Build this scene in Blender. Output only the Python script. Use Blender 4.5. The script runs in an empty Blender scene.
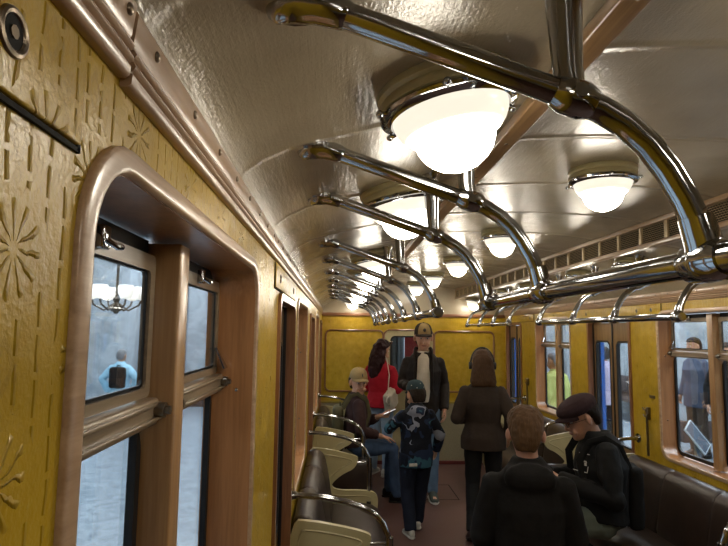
import bpy, bmesh, math, random
from mathutils import Vector, Matrix, Euler, noise as mnoise
from mathutils.geometry import tessellate_polygon
random.seed(4)
PI = math.pi
SC = bpy.context.scene
COL = SC.collection
V = Vector

# ------------------------------------------------------------------ colours and node helpers
def lin(h):
    h = h.lstrip('#'); out = []
    for i in (0, 2, 4):
        c = int(h[i:i+2], 16) / 255
        out.append(c / 12.92 if c <= .04045 else ((c + .055) / 1.055) ** 2.4)
    return (*out, 1)

class E:
    """a socket or number with arithmetic that makes Math nodes"""
    def __init__(s, nt, v): s.nt, s.v = nt, v
    def op(s, o, *a, clamp=False):
        n = s.nt.nodes.new('ShaderNodeMath'); n.operation = o; n.use_clamp = clamp
        for i, x in enumerate((s,) + a):
            x = x.v if isinstance(x, E) else x
            if isinstance(x, (int, float)): n.inputs[i].default_value = x
            else: s.nt.links.new(x, n.inputs[i])
        return E(s.nt, n.outputs[0])
    def __add__(s, o): return s.op('ADD', o)
    def __sub__(s, o): return s.op('SUBTRACT', o)
    def __mul__(s, o): return s.op('MULTIPLY', o)
    def __truediv__(s, o): return s.op('DIVIDE', o)

class Mat:
    def __init__(s, name, col='#888888', rough=.5, metal=0, spec=.5, **kw):
        s.m = bpy.data.materials.new(name); s.m.use_nodes = True
        s.nt = s.m.node_tree; s.b = s.nt.nodes['Principled BSDF']
        s.set('Base Color', lin(col) if isinstance(col, str) else col)
        s.set('Roughness', rough); s.set('Metallic', metal); s.set('Specular IOR Level', spec)
        for k, v in kw.items(): s.set(k.replace('_', ' '), v)
    def set(s, k, v):
        if isinstance(v, E): s.nt.links.new(v.v, s.b.inputs[k])
        elif hasattr(v, 'is_output'): s.nt.links.new(v, s.b.inputs[k])
        else: s.b.inputs[k].default_value = v
    def new(s, t): return s.nt.nodes.new(t)
    def link(s, a, b): s.nt.links.new(a, b)
    def co(s, scale=(1, 1, 1), rot=(0, 0, 0)):
        tc = s.new('ShaderNodeTexCoord'); mp = s.new('ShaderNodeMapping')
        mp.inputs['Scale'].default_value = scale; mp.inputs['Rotation'].default_value = rot
        s.link(tc.outputs['Object'], mp.inputs['Vector']); return mp.outputs[0]
    def noise(s, scale, detail=3, co=None, rough=.5, dist=0):
        n = s.new('ShaderNodeTexNoise'); n.inputs['Scale'].default_value = scale
        n.inputs['Detail'].default_value = detail; n.inputs['Roughness'].default_value = rough
        n.inputs['Distortion'].default_value = dist
        s.link(co if co is not None else s.co(), n.inputs['Vector']); return E(s.nt, n.outputs[0])
    def ramp(s, fac, stops):
        n = s.new('ShaderNodeValToRGB'); r = n.color_ramp
        while len(r.elements) < len(stops): r.elements.new(.5)
        for e, (p, c) in zip(r.elements, stops): e.position = p; e.color = lin(c) if isinstance(c, str) else c
        s.link(fac.v, n.inputs[0]); return n.outputs[0]
    def mix(s, fac, a, b):
        n = s.new('ShaderNodeMix'); n.data_type = 'RGBA'
        if isinstance(fac, E): s.link(fac.v, n.inputs[0])
        else: n.inputs[0].default_value = fac
        for i, x in ((6, a), (7, b)):
            if isinstance(x, str): n.inputs[i].default_value = lin(x)
            else: s.link(x, n.inputs[i])
        return n.outputs[2]
    def bump(s, h, strength=.5, dist=.01):
        n = s.new('ShaderNodeBump'); n.inputs['Strength'].default_value = strength
        n.inputs['Distance'].default_value = dist; s.link(h.v, n.inputs['Height'])
        s.link(n.outputs[0], s.b.inputs['Normal'])

def m_plain(name, col, rough=.5, metal=0, var=.12, scale=40, bump=0, **kw):
    M = Mat(name, col, rough, metal, **kw)
    n = M.noise(scale, 3)
    c = lin(col); d = tuple(x * (1 - var) for x in c[:3]) + (1,); u = tuple(min(1, x * (1 + var)) for x in c[:3]) + (1,)
    M.set('Base Color', M.ramp(n, [(.3, d), (.7, u)]))
    if bump: M.bump(n, bump, .003)
    return M.m
def m_fabric(name, col, rough=.85, var=.2, fold=.5, spec=.2):
    M = Mat(name, col, rough, spec=spec)
    a = M.noise(9, 4); b = M.noise(260, 2)
    c = lin(col); d = tuple(x * (1 - var) for x in c[:3]) + (1,); u = tuple(min(1, x * (1 + var)) for x in c[:3]) + (1,)
    M.set('Base Color', M.ramp(a, [(.3, d), (.7, u)]))
    M.bump(a * 1.0 + b * .04, fold, .02)
    return M.m
def m_wood(name, c1, c2, along='Z', rough=.32, bump=.08):
    M = Mat(name, c1, rough)
    sc = {'X': (1.2, 22, 22), 'Y': (22, 1.2, 22), 'Z': (22, 22, 1.2)}[along]
    co = M.co(sc); n = M.noise(2.2, 5, co, .6, .6)
    fine = M.noise(9, 4, co)
    M.set('Base Color', M.ramp(n * .7 + fine * .3, [(.35, c2), (.62, c1)]))
    M.set('Coat Weight', .35); M.set('Coat Roughness', .18)
    M.bump(fine, bump, .002)
    return M.m

def lincrusta(name, axis):
    """embossed wall covering: vertical dashed stems and starburst flowers, dark glaze in the hollows"""
    M = Mat(name, '#9c7a1c', .34)
    tc = M.new('ShaderNodeTexCoord'); sp = M.new('ShaderNodeSeparateXYZ'); M.link(tc.outputs['Object'], sp.inputs[0])
    wob = M.noise(9, 2); wob2 = M.noise(70, 3)
    u = E(M.nt, sp.outputs[axis]) + (wob - .5) * .02
    v = E(M.nt, sp.outputs[2]) + (wob2 - .5) * .01
    cw, ch = .105, .15
    col = (u / cw).op('FLOOR'); par = col.op('MODULO', 2).op('ABSOLUTE')
    fu = ((u / cw).op('FRACT') - .5) * cw
    fv = ((v / ch + par * .5).op('FRACT') - .5) * ch
    r = (fu * fu + fv * fv).op('SQRT')
    th = fv.op('ARCTAN2', fu)
    rays = ((th * 11).op('COSINE') - .45).op('MAXIMUM', 0) * 1.8
    star = rays * ((r * -1 + .034) / .006).op('MINIMUM', 1).op('MAXIMUM', 0) * ((r - .005) / .005).op('MINIMUM', 1).op('MAXIMUM', 0)
    stem = (((u / .0262).op('FRACT') - .5).op('ABSOLUTE') * -9 + 1.0).op('MAXIMUM', 0)
    dash = ((v / .031 + (u / .0262).op('FLOOR') * .37).op('FRACT')).op('LESS_THAN', .8)
    stems = stem * dash * r.op('GREATER_THAN', .045)
    dia = (fu.op('ABSOLUTE') * 1.6 + (fv.op('ABSOLUTE') - .075).op('ABSOLUTE'))
    diam = dia.op('LESS_THAN', .021) * dia.op('GREATER_THAN', .012)
    h = star.op('MAXIMUM', stems).op('MAXIMUM', diam)
    grain = M.noise(160, 3); mott = M.noise(14, 4)
    c0 = M.ramp(mott, [(.3, '#a3841a'), (.5, '#b09023'), (.72, '#ba9a36')])
    M.set('Base Color', M.mix(h * .18, c0, '#6e5208'))
    M.set('Roughness', mott * .25 + .2)
    M.set('Specular IOR Level', .35)
    M.bump(h * 1.0 + grain * .3 + mott * .4, .8, .0038)
    return M.m

MT = {}
MT['lin_side'] = lincrusta('lincrusta_side', 1)
MT['lin_end'] = lincrusta('lincrusta_end', 0)
def ceil_mat():
    M = Mat('gloss_cream_paint', '#a39478', .2)
    br = M.noise(1, 4, M.co((90, 9, 90)), .6); peel = M.noise(150, 3); big = M.noise(5, 3)
    M.set('Base Color', M.ramp(big, [(.3, '#9a8d75'), (.7, '#a89b83')]))
    M.set('Roughness', big * .14 + .13)
    M.bump(br * .4 + peel * .3 + big * .8, .5, .006)
    return M.m
MT['ceil'] = ceil_mat()
MT['woodY'] = m_wood('varnished_wood_long', '#94754f', '#7a5c3c', 'Y')
MT['woodZ'] = m_wood('varnished_wood_upright', '#a8764a', '#8c6039', 'Z')
MT['casing'] = m_wood('pale_bentwood', '#bb9e80', '#9d7f62', 'Y')
MT['post'] = m_wood('pale_post_wood', '#a98459', '#8f6c46', 'Z')
MT['woodX'] = m_wood('red_brown_moulding', '#8b5f3f', '#6e4830', 'X')
MT['woodR'] = m_wood('red_brown_upright', '#8b5f3f', '#6e4830', 'Z')
MT['corn'] = m_wood('pink_brown_cornice', '#ab8d70', '#9c7f64', 'Y', .28, .03)
MT['sash'] = m_wood('grey_brown_sash', '#8a7a64', '#6f604e', 'Y', .3)
MT['chrome'] = Mat('polished_chrome', '#aeb0b3', .08, 1).m
MT['steel'] = m_plain('dull_steel', '#85796a', .3, 1)
MT['rubber'] = m_plain('black_rubber', '#0d0d0f', .55)
MT['dark'] = m_plain('dark_hollow', '#0b0a09', .9)
MT['beige'] = m_plain('beige_enamel', '#ab9f76', .3, 0, .05, 12)
MT['dado'] = m_plain('cream_dado', '#8e856a', .4, 0, .08, 60, .1)
MT['doorpaint'] = m_wood('door_brown_gold', '#8a6c44', '#715532', 'Z')
MT['blue'] = m_plain('blue_car_paint', '#2f6fc4', .3)
MT['redline'] = m_plain('red_brown_skirting', '#5a1f1c', .5)
MT['mesh'] = m_plain('grille_bronze', '#a08b66', .4, .2)
def leather():
    M = Mat('brown_leather', '#32241d', .38)
    n = M.noise(8, 4); f = M.noise(300, 2)
    M.set('Base Color', M.ramp(n, [(.3, '#231813'), (.7, '#30231c')])); M.bump(n * .6 + f * .12, .35, .008)
    return M.m
MT['leather'] = leather()
def floor_mat():
    M = Mat('brown_linoleum', '#4a302a', .45)
    n = M.noise(2.2, 5); f = M.noise(90, 2)
    M.set('Base Color', M.ramp(n * .8 + f * .2, [(.3, '#472e28'), (.7, '#5c4038')])); M.set('Roughness', n * .3 + .3)
    return M.m
MT['floor'] = floor_mat()
def glass():
    M = Mat('window_glass'); nt = M.nt; nt.nodes.remove(M.b)
    tr = M.new('ShaderNodeBsdfTransparent'); tr.inputs[0].default_value = (.9, .93, .95, 1)
    gl = M.new('ShaderNodeBsdfGlossy'); gl.inputs['Roughness'].default_value = .02
    fr = M.new('ShaderNodeFresnel'); fr.inputs[0].default_value = 1.45
    sc = E(nt, fr.outputs[0]) * .55
    mx = M.new('ShaderNodeMixShader'); M.link(sc.v, mx.inputs[0]); M.link(tr.outputs[0], mx.inputs[1]); M.link(gl.outputs[0], mx.inputs[2])
    M.link(mx.outputs[0], nt.nodes['Material Output'].inputs[0]); return M.m
MT['glass'] = glass()
LAMP = 7.5
def globe(name, lo, hi, c):
    """opal glass lit from a bulb inside: brightest at the bottom bowl"""
    M = Mat(name, '#8d8676', .25)
    tc = M.new('ShaderNodeTexCoord'); sp = M.new('ShaderNodeSeparateXYZ'); M.link(tc.outputs['Object'], sp.inputs[0])
    z = E(M.nt, sp.outputs[2])
    k = ((z * -1 - .082) / .022).op('MINIMUM', 1).op('MAXIMUM', 0)
    M.set('Emission Color', c); M.set('Emission Strength', k * (hi - lo) + lo)
    return M.m
MT['globe'] = globe('lit_opal_glass', .42, LAMP * 2.2, (1, .9, .74, 1))
def emit(name, c, s):
    M = Mat(name, '#ffffff'); M.set('Emission Color', c); M.set('Emission Strength', s); return M.m
MT['glow'] = emit('lit_lamp_glass', (1, .86, .66, 1), .55)
MT['tube'] = emit('white_station_light', (.86, .93, 1, 1), 14)
def marble(name, a, b, sc=1.5):
    M = Mat(name, a, .25); n = M.noise(sc, 6, None, .65, 1.2)
    M.set('Base Color', M.ramp(n, [(.35, b), (.6, a)])); return M.m
MT['marble'] = marble('grey_white_marble', '#c3cbd0', '#9aa4ab')
MT['granite'] = marble('pale_granite', '#a9b4bd', '#8996a1', 6)
MT['brownstone'] = marble('brown_stone', '#5a4a44', '#41332f', 4)

# ------------------------------------------------------------------ mesh helpers
def box(bm, x0, x1, y0, y1, z0, z1, bev=0):
    r = bmesh.ops.create_cube(bm, size=1)
    for v in r['verts']:
        v.co = V(((x0 + x1) / 2 + v.co.x * (x1 - x0), (y0 + y1) / 2 + v.co.y * (y1 - y0), (z0 + z1) / 2 + v.co.z * (z1 - z0)))
    if bev:
        es = list({e for v in r['verts'] for e in v.link_edges})
        bmesh.ops.bevel(bm, geom=es, offset=bev, segments=3, affect='EDGES', profile=.5)
def frames(pts):
    out = []; prev = None
    for i, p in enumerate(pts):
        a = pts[max(0, i - 1)]; b = pts[min(len(pts) - 1, i + 1)]
        t = (b - a).normalized()
        if prev is None:
            u = t.cross(V((0, 0, 1)) if abs(t.z) < .9 else V((0, 1, 0))).normalized()
        else:
            u = (prev - t * prev.dot(t)).normalized()
        prev = u; out.append((t, u, t.cross(u)))
    return out
def tube(bm, pts, r, n=12, closed=False, round_ends=False):
    pts = [V(p) for p in pts]
    rs = list(r) if isinstance(r, list) else [r] * len(pts)
    fr = frames(pts)
    if closed:
        L = len(pts); fr = []; prev = None
        for i in range(L):
            t = (pts[(i + 1) % L] - pts[i - 1]).normalized()
            u = t.cross(V((1, 0, 0)) if abs(t.x) < .9 else V((0, 0, 1))).normalized()
            fr.append((t, u, t.cross(u)))
    rings = []
    def ring(p, u, w, a, b): rings.append([bm.verts.new(p + u * (math.cos(2 * PI * k / n) * a) + w * (math.sin(2 * PI * k / n) * b)) for k in range(n)])
    def ab(q): return q if isinstance(q, tuple) else (q, q)
    if round_ends and not closed:
        t, u, w = fr[0]; a, b = ab(rs[0])
        ring(pts[0] - t * min(a, b) * .85, u, w, a * .5, b * .5); ring(pts[0] - t * min(a, b) * .5, u, w, a * .85, b * .85)
    for p, (t, u, w), q in zip(pts, fr, rs): ring(p, u, w, *ab(q))
    if round_ends and not closed:
        t, u, w = fr[-1]; a, b = ab(rs[-1])
        ring(pts[-1] + t * min(a, b) * .5, u, w, a * .85, b * .85); ring(pts[-1] + t * min(a, b) * .85, u, w, a * .5, b * .5)
    m = len(rings)
    for i in range(m if closed else m - 1):
        A, B = rings[i], rings[(i + 1) % m]
        for k in range(n): bm.faces.new((A[k], A[(k + 1) % n], B[(k + 1) % n], B[k]))
    if not closed:
        bm.faces.new(rings[0][::-1]); bm.faces.new(rings[-1])
def loft(bm, secs, n=20):
    """secs: (centre, u vector, v vector) ellipses, capped"""
    rings = []
    for c, u, w in secs:
        c, u, w = V(c), V(u), V(w)
        rings.append([bm.verts.new(c + u * math.cos(2 * PI * k / n) + w * math.sin(2 * PI * k / n)) for k in range(n)])
    for A, B in zip(rings, rings[1:]):
        for k in range(n): bm.faces.new((A[k], A[(k + 1) % n], B[(k + 1) % n], B[k]))
    bm.faces.new(rings[0][::-1]); bm.faces.new(rings[-1])
def ball(bm, c, r, seg=16, rot=None):
    r = r if isinstance(r, (tuple, list)) else (r, r, r)
    q = bmesh.ops.create_uvsphere(bm, u_segments=seg, v_segments=max(6, seg // 2), radius=1)
    for v in q['verts']:
        p = V((v.co.x * r[0], v.co.y * r[1], v.co.z * r[2]))
        if rot is not None: p = rot @ p
        v.co = V(c) + p
def lathe(bm, prof, n=32, c=(0, 0, 0)):
    c = V(c); rings = []
    for r, z in prof:
        rings.append([bm.verts.new(c + V((r * math.cos(2 * PI * k / n), r * math.sin(2 * PI * k / n), z))) for k in range(n)] if r > 1e-6 else [bm.verts.new(c + V((0, 0, z)))])
    for A, B in zip(rings, rings[1:]):
        for k in range(n):
            k2 = (k + 1) % n
            if len(A) == 1 and len(B) == 1: continue
            if len(A) == 1: bm.faces.new((A[0], B[k2], B[k]))
            elif len(B) == 1: bm.faces.new((A[k], A[k2], B[0]))
            else: bm.faces.new((A[k], A[k2], B[k2], B[k]))
def slab(bm, outer, holes, f0, f1):
    """flat 2D outline with holes, f0/f1 map (a,b)->3D for the two faces"""
    loops = [outer] + holes
    flat = [p for l in loops for p in l]
    tris = tessellate_polygon([[V((a, b, 0)) for a, b in l] for l in loops])
    A = [bm.verts.new(f0(*p)) for p in flat]; B = [bm.verts.new(f1(*p)) for p in flat]
    for t in tris:
        try: bm.faces.new([A[i] for i in t])
        except ValueError: pass
        try: bm.faces.new([B[i] for i in reversed(t)])
        except ValueError: pass
    o = 0
    for l in loops:
        k = len(l)
        for i in range(k):
            j = (i + 1) % k
            try: bm.faces.new((A[o + i], A[o + j], B[o + j], B[o + i]))
            except ValueError: pass
        o += k
    bmesh.ops.recalc_face_normals(bm, faces=bm.faces)
def rrect(a0, a1, b0, b1, r, n=8, bottom_r=None):
    br = r if bottom_r is None else bottom_r
    out = []
    for (ca, cb, rr, s) in ((a1 - br, b0 + br, br, -PI / 2), (a1 - r, b1 - r, r, 0), (a0 + r, b1 - r, r, PI / 2), (a0 + br, b0 + br, br, PI)):
        if rr < 1e-5: out.append((ca, cb)); continue
        for k in range(n + 1): out.append((ca + rr * math.cos(s + PI / 2 * k / n), cb + rr * math.sin(s + PI / 2 * k / n)))
    return out

WORLD = {}
def wloc(o):
    return WORLD.get(o.name, V((0, 0, 0))) if o is not None else V((0, 0, 0))
def obj(name, bm, mat, parent=None, local=False, smooth=True, angle=40, **props):
    """links the bmesh as ONE mesh object; world coordinates unless local"""
    me = bpy.data.meshes.new(name)
    if not local and parent is not None:
        d = wloc(parent)
        for v in bm.verts: v.co -= d
    bmesh.ops.recalc_face_normals(bm, faces=bm.faces)
    if smooth:
        for f in bm.faces: f.smooth = True
        for e in bm.edges:
            if len(e.link_faces) == 2 and e.calc_face_angle(0) > math.radians(angle): e.smooth = False
    bm.to_mesh(me); bm.free()
    for m in (mat if isinstance(mat, (list, tuple)) else [mat]): me.materials.append(m)
    o = bpy.data.objects.new(name, me); COL.objects.link(o)
    if parent is not None:
        o.parent = parent; WORLD[o.name] = wloc(parent) if not local else V((0, 0, 0))
    for k, v in props.items(): o[k] = v
    return o
def thing(name, label, cat, loc=(0, 0, 0), rz=0, group=None):
    o = bpy.data.objects.new(name, None); COL.objects.link(o); o.empty_display_size = .1
    o.location = loc; o.rotation_euler = (0, 0, rz); o['label'] = label; o['category'] = cat
    if group: o['group'] = group
    WORLD[o.name] = V(loc)
    return o
def tag(o, label, cat, group=None):
    o['label'] = label; o['category'] = cat
    if group: o['group'] = group
    return o
def struct(name, loc=(0, 0, 0)):
    o = bpy.data.objects.new(name, None); COL.objects.link(o); o.empty_display_size = .1
    o.location = loc; o['kind'] = 'structure'; WORLD[o.name] = V(loc); return o
def S(o): o['kind'] = 'structure'; return o
def dup(root, loc, rot=None, label=None, group=None):
    r = root.copy(); COL.objects.link(r); r.location = loc
    if rot is not None: r.rotation_euler = rot
    if label: r['label'] = label
    if group: r['group'] = group
    for ch in list(root.children):
        c = ch.copy(); COL.objects.link(c); c.parent = r
        for g in ch.children:
            d = g.copy(); COL.objects.link(d); d.parent = c
    return r
def B(): return bmesh.new()
SCREW = {}
def screws(parent, pts, r, mat):
    """one small domed screw head each, sharing a mesh"""
    if (r, mat) not in SCREW:
        bm = bmesh.new(); ball(bm, (0, 0, 0), r, 10)
        me = bpy.data.meshes.new('screw'); bm.to_mesh(me); bm.free(); me.materials.append(mat)
        for f in me.polygons: f.use_smooth = True
        SCREW[(r, mat)] = me
    for q in pts:
        o = bpy.data.objects.new('screw', SCREW[(r, mat)]); COL.objects.link(o); o.parent = parent; o.location = V(q) - wloc(parent)
PLAT_R, PLAT_L, EXPO = 580, 500, 1.25
# ------------------------------------------------------------------ the carriage shell
YB, YE = -2.6, 7.65
WL, WR = -.21, 2.31
DOORS = [(1.99, 2.72), (4.33, 5.09), (6.95, 7.58)]
WINS = [(.45, 1.47), (2.95, 3.97), (5.47, 6.47)]
ZW0, ZW1 = .885, 1.925
def side_fn(s):
    W, sg = (WL, 1) if s == 'left' else (WR, -1)
    return lambda d: W + sg * d
CEIL = [(-.21, 2.03), (-.195, 2.07), (-.16, 2.10), (-.1, 2.13), (0, 2.157), (.1, 2.181), (.2, 2.204), (.3, 2.224), (.405, 2.24)]
CEN = [(.41, 2.24), (.41, 2.342), (.47, 2.357), (.6, 2.372), (.8, 2.384), (1.02, 2.388)]
def rx(x): return 2.04 - x if x > .4 else 1.63 + (.41 - x) * .68 / .62
PROF = CEIL + CEN + [(rx(x), z) for x, z in CEN[-2::-1]] + [(rx(x), z) for x, z in CEIL[::-1]]
def build_ceiling():
    bm = B(); ys = []
    seams = [YB + .25 + i * .58 for i in range(18)]
    for y in [YB] + seams + [YE]:
        if y in seams: ys += [(y - .03, 0), (y - .012, 0), (y - .008, .002), (y + .008, .002), (y + .012, 0), (y + .03, 0)]
        else: ys.append((y, 0))
    rings = [[bm.verts.new((x, y, z - dz)) for x, z in PROF] for y, dz in ys]
    for A, C in zip(rings, rings[1:]):
        for i in range(len(PROF) - 1): bm.faces.new((A[i], A[i + 1], C[i + 1], C[i]))
    return S(obj('ceiling', bm, MT['ceil'], angle=55))
build_ceiling()
bm = B(); box(bm, WL - .15, WR + .15, YB, YE, -.06, 0); flo = S(obj('floor', bm, MT['floor']))
# floor hatch outline near the end wall
bm = B()
for a in ((.78, 1.32, 6.05, 6.06), (.78, 1.32, 6.62, 6.63), (.78, .79, 6.05, 6.63), (1.31, 1.32, 6.05, 6.63)):
    box(bm, *a, -.001, .0015)
obj('hatch_seam', bm, MT['dark'], flo)

for s in ('left', 'right'):
    x = side_fn(s)
    bm = B()
    holes = [rrect(a + .015, b - .015, ZW0 + .015, ZW1 - .015, .09) for a, b in WINS]
    holes += [rrect(a + .01, b - .01, .004, 1.875, .05, bottom_r=0) for a, b in DOORS]
    slab(bm, [(YB, 0), (YE, 0), (YE, 2.05), (YB, 2.05)], holes, lambda a, b: V((x(0), a, b)), lambda a, b: V((x(-.122), a, b)))
    S(obj('wall_' + s, bm, MT['lin_side'], angle=30))

def ring_slab(bm, x, outer, inner, d0, d1):
    slab(bm, outer, [inner], lambda a, b: V((x(d0), a, b)), lambda a, b: V((x(d1), a, b)))
def pane(bm, x, a0, a1, b0, b1, r, d, t=.005):
    slab(bm, rrect(a0, a1, b0, b1, r), [], lambda a, b: V((x(d), a, b)), lambda a, b: V((x(d - t), a, b)))

def window(n, s, y0, y1):
    x = side_fn(s); w = struct('window_%d' % n, (x(0), (y0 + y1) / 2, ZW0))
    # bentwood casing on the wall face, rounded edge built from stepped rings
    bm = B()
    r = .1
    secs = [(.0, .0), (.0, .004), (.0012, .006), (.005, .0072), (.019, .0078), (.023, .007), (.0255, .004), (.0262, .001), (.0262, -.001)]
    loops = [[V((x(d), a, b)) for a, b in rrect(y0 + i, y1 - i, ZW0 + i, ZW1 - i, r - i * .8)] for i, d in secs]
    L = [[bm.verts.new(p) for p in l] for l in loops]
    for A, C in zip(L, L[1:]):
        for k in range(len(A)): bm.faces.new((A[k], A[(k + 1) % len(A)], C[(k + 1) % len(A)], C[k]))
    obj('casing', bm, MT['casing'], w, angle=60)
    bm = B()
    ring_slab(bm, x, rrect(y0 + .0165, y1 - .0165, ZW0 + .0165, ZW1 - .0165, .085), rrect(y0 + .0272, y1 - .0272, ZW0 + .0272, ZW1 - .0272, .077), -.0005, -.12)
    lin_ = obj('lining', bm, MT['woodZ'], w, angle=30)
    screws(lin_, [(x(-.04), yy, zz) for yy in (y0 + .026, y1 - .026) for zz in (1.15, 1.6)], (.005, .003, .005), MT['chrome'])
    ym = (y0 + y1) / 2
    bm = B(); box(bm, *sorted((x(-.05), x(-.113))), ym - .024, ym + .03, ZW0 + .034, ZW1 - .034, .004)
    po = obj('mullion', bm, MT['post'], w)
    screws(po, [(x(-.085), ym - .025, zz) for zz in (1.28, 1.62)], (.006, .003, .006), MT['chrome'])
    for a, b in ((y0 + .026, ym - .024), (ym + .03, y1 - .026)):
        zb, zt = ZW0 + .034, ZW1 - .034
        bm = B(); ring_slab(bm, x, rrect(a, b, zb, 1.603, .05 if 1 else 0, bottom_r=.06), rrect(a + .02, b - .02, zb + .025, 1.6, .012, bottom_r=.045), -.1, -.113)
        g = obj('gasket', bm, MT['rubber'], w, angle=30)
        bm = B(); pane(bm, x, a + .015, b - .015, zb + .02, 1.603, .02, -.106, .004); obj('pane', bm, MT['glass'], g, smooth=False)
        bm = B(); box(bm, *sorted((x(-.075), x(-.135))), a, b, 1.598, 1.64, .005)
        rl = obj('meeting_rail', bm, MT['sash'], w)
        bm = B(); box(bm, *sorted((x(-.068), x(-.08))), a, b, 1.606, 1.612, .002); box(bm, *sorted((x(-.07), x(-.08))), a, b, 1.628, 1.634, .002)
        obj('bead', bm, MT['sash'], rl)
        for yy in (a + .014, b - .014):
            bm = B(); tube(bm, [(x(-.078), yy, 1.622), (x(-.06), yy, 1.622)], .012, 14); tube(bm, [(x(-.06), yy, 1.622), (x(-.052), yy, 1.622)], .007, 10)
            obj('bolt', bm, MT['steel'], rl)
        bm = B(); ring_slab(bm, x, rrect(a + .003, b - .003, 1.642, 1.868, .012), rrect(a + .024, b - .024, 1.657, 1.842, .01), -.09, -.104)
        sa = obj('vent_sash', bm, MT['sash'], w, angle=30)
        bm = B(); ring_slab(bm, x, rrect(a + .02, b - .02, 1.655, 1.846, .012), rrect(a + .027, b - .027, 1.662, 1.839, .01), -.095, -.099)
        obj('gasket', bm, MT['rubber'], sa, angle=30)
        bm = B(); pane(bm, x, a + .022, b - .022, 1.656, 1.845, .01, -.095, .003); obj('pane', bm, MT['glass'], sa, smooth=False)
        bm = B(); yc = (a + b) / 2; box(bm, *sorted((x(-.09), x(-.078))), yc - .012, yc + .012, 1.848, 1.878, .003)
        tube(bm, [(x(-.075), yc - .012, 1.858), (x(-.064), yc - .004, 1.85), (x(-.064), yc + .01, 1.852)], .004, 8)
        obj('latch', bm, MT['chrome'], sa)
        bm = B(); yq = b - .026
        slab(bm, [(yq - .02, 1.655), (yq + .02, 1.655), (yq + .004, 1.705), (yq - .004, 1.705)], [], lambda p, q: V((x(-.062 - (q - 1.655) * .5), p, q)), lambda p, q: V((x(-.066 - (q - 1.655) * .5), p, q)))
        if a > ym: obj('sash_stay', bm, MT['chrome'], sa, smooth=False)
        else: bm.free()
        bm = B(); box(bm, *sorted((x(-.105), x(-.118))), a, b, 1.868, ZW1 - .03); obj('head_seal', bm, MT['rubber'], w)
    return w
def door(n, s, y0, y1):
    x = side_fn(s); w = struct('door_%d' % n, (x(0), (y0 + y1) / 2, 0))
    bm = B(); ring_slab(bm, x, rrect(y0, y1, .002, 1.885, .055, bottom_r=0), rrect(y0 + .028, y1 - .028, .003, 1.858, .04, bottom_r=0), .012, -.03)
    obj('lining', bm, MT['woodR'], w, angle=30)
    bm = B(); ring_slab(bm, x, rrect(y0 + .01, y1 - .01, .003, 1.875, .05, bottom_r=0), rrect(y0 + .03, y1 - .03, .004, 1.855, .03, bottom_r=0), -.03, -.074)
    obj('seal_channel', bm, MT['rubber'], w, angle=30)
    bm = B(); box(bm, *sorted((x(-.088), x(-.12))), y1 - .06, y1 - .03, .01, 1.85); obj('outer_jamb', bm, MT['blue'], w)
    ym = (y0 + y1) / 2
    for a, b, f in ((y0 + .03, ym - .006, 1), (ym + .006, y1 - .03, 0)):
        bm = B(); ring_slab(bm, x, rrect(a, b, .01, 1.85, .004), rrect(a + (.045 if f else .05), b - (.05 if f else .03), .84, 1.69, .05), -.045, -.072)
        lf = obj('leaf', bm, MT['doorpaint'], w, angle=30)
        a1, b1 = a + (.045 if f else .05), b - (.05 if f else .03)
        bm = B(); ring_slab(bm, x, rrect(a1 - .006, b1 + .006, .834, 1.696, .055), rrect(a1 + .01, b1 - .01, .85, 1.68, .04), -.043, -.07)
        obj('gasket', bm, MT['rubber'], lf, angle=30)
        bm = B(); pane(bm, x, a1 + .004, b1 - .004, .845, 1.685, .04, -.056); obj('pane', bm, MT['glass'], lf, smooth=False)
    bm = B(); box(bm, *sorted((x(-.035), x(-.08))), ym - .007, ym + .007, .01, 1.85, .003); obj('meeting_seal', bm, MT['rubber'], w)
    return w
i = 0
for s in ('left', 'right'):
    for a, b in WINS: i += 1; window(i, s, a, b)
i = 0
for s in ('left', 'right'):
    for a, b in DOORS: i += 1; door(i, s, a, b)

# cornices: flat board above two reeds, in butted lengths, with screws
def cornice(n, s, y0, y1, drop=0):
    x = side_fn(s); bm = B()
    prof = [(0, 1.978), (.007, 1.978), (.011, 1.981), (.012, 1.990), (.008, 1.992), (.0125, 1.994), (.0145, 1.998), (.0125, 2.002), (.008, 2.004), (.0125, 2.006), (.0145, 2.010), (.0125, 2.014), (.008, 2.016), (.011, 2.020), (.0145, 2.05), (.013, 2.053), (0, 2.053)]
    A = [bm.verts.new((x(d), y0, z + drop)) for d, z in prof]; C = [bm.verts.new((x(d), y1, z + drop)) for d, z in prof]
    for k in range(len(prof)):
        j = (k + 1) % len(prof); bm.faces.new((A[k], A[j], C[j], C[k]))
    bm.faces.new(A); bm.faces.new(C[::-1])
    o = S(obj('trim_%d' % n, bm, MT['corn'], angle=50))
    screws(o, [(x(.0133), y0 + .06 + .16 * q, 2.038 + drop) for q in range(int((y1 - y0 - .06) / .16) + 1)], (.004, .006, .006), MT['steel'])
n = 0
for s in ('left', 'right'):
    for a, b, d in ((YB, .515, .006), (.52, 1.75, 0), (1.755, 2.45, 0), (2.455, 3.88, 0), (3.885, 5.3, 0), (5.305, YE, 0)):
        n += 1; cornice(n, s, a, b, d)

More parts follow.
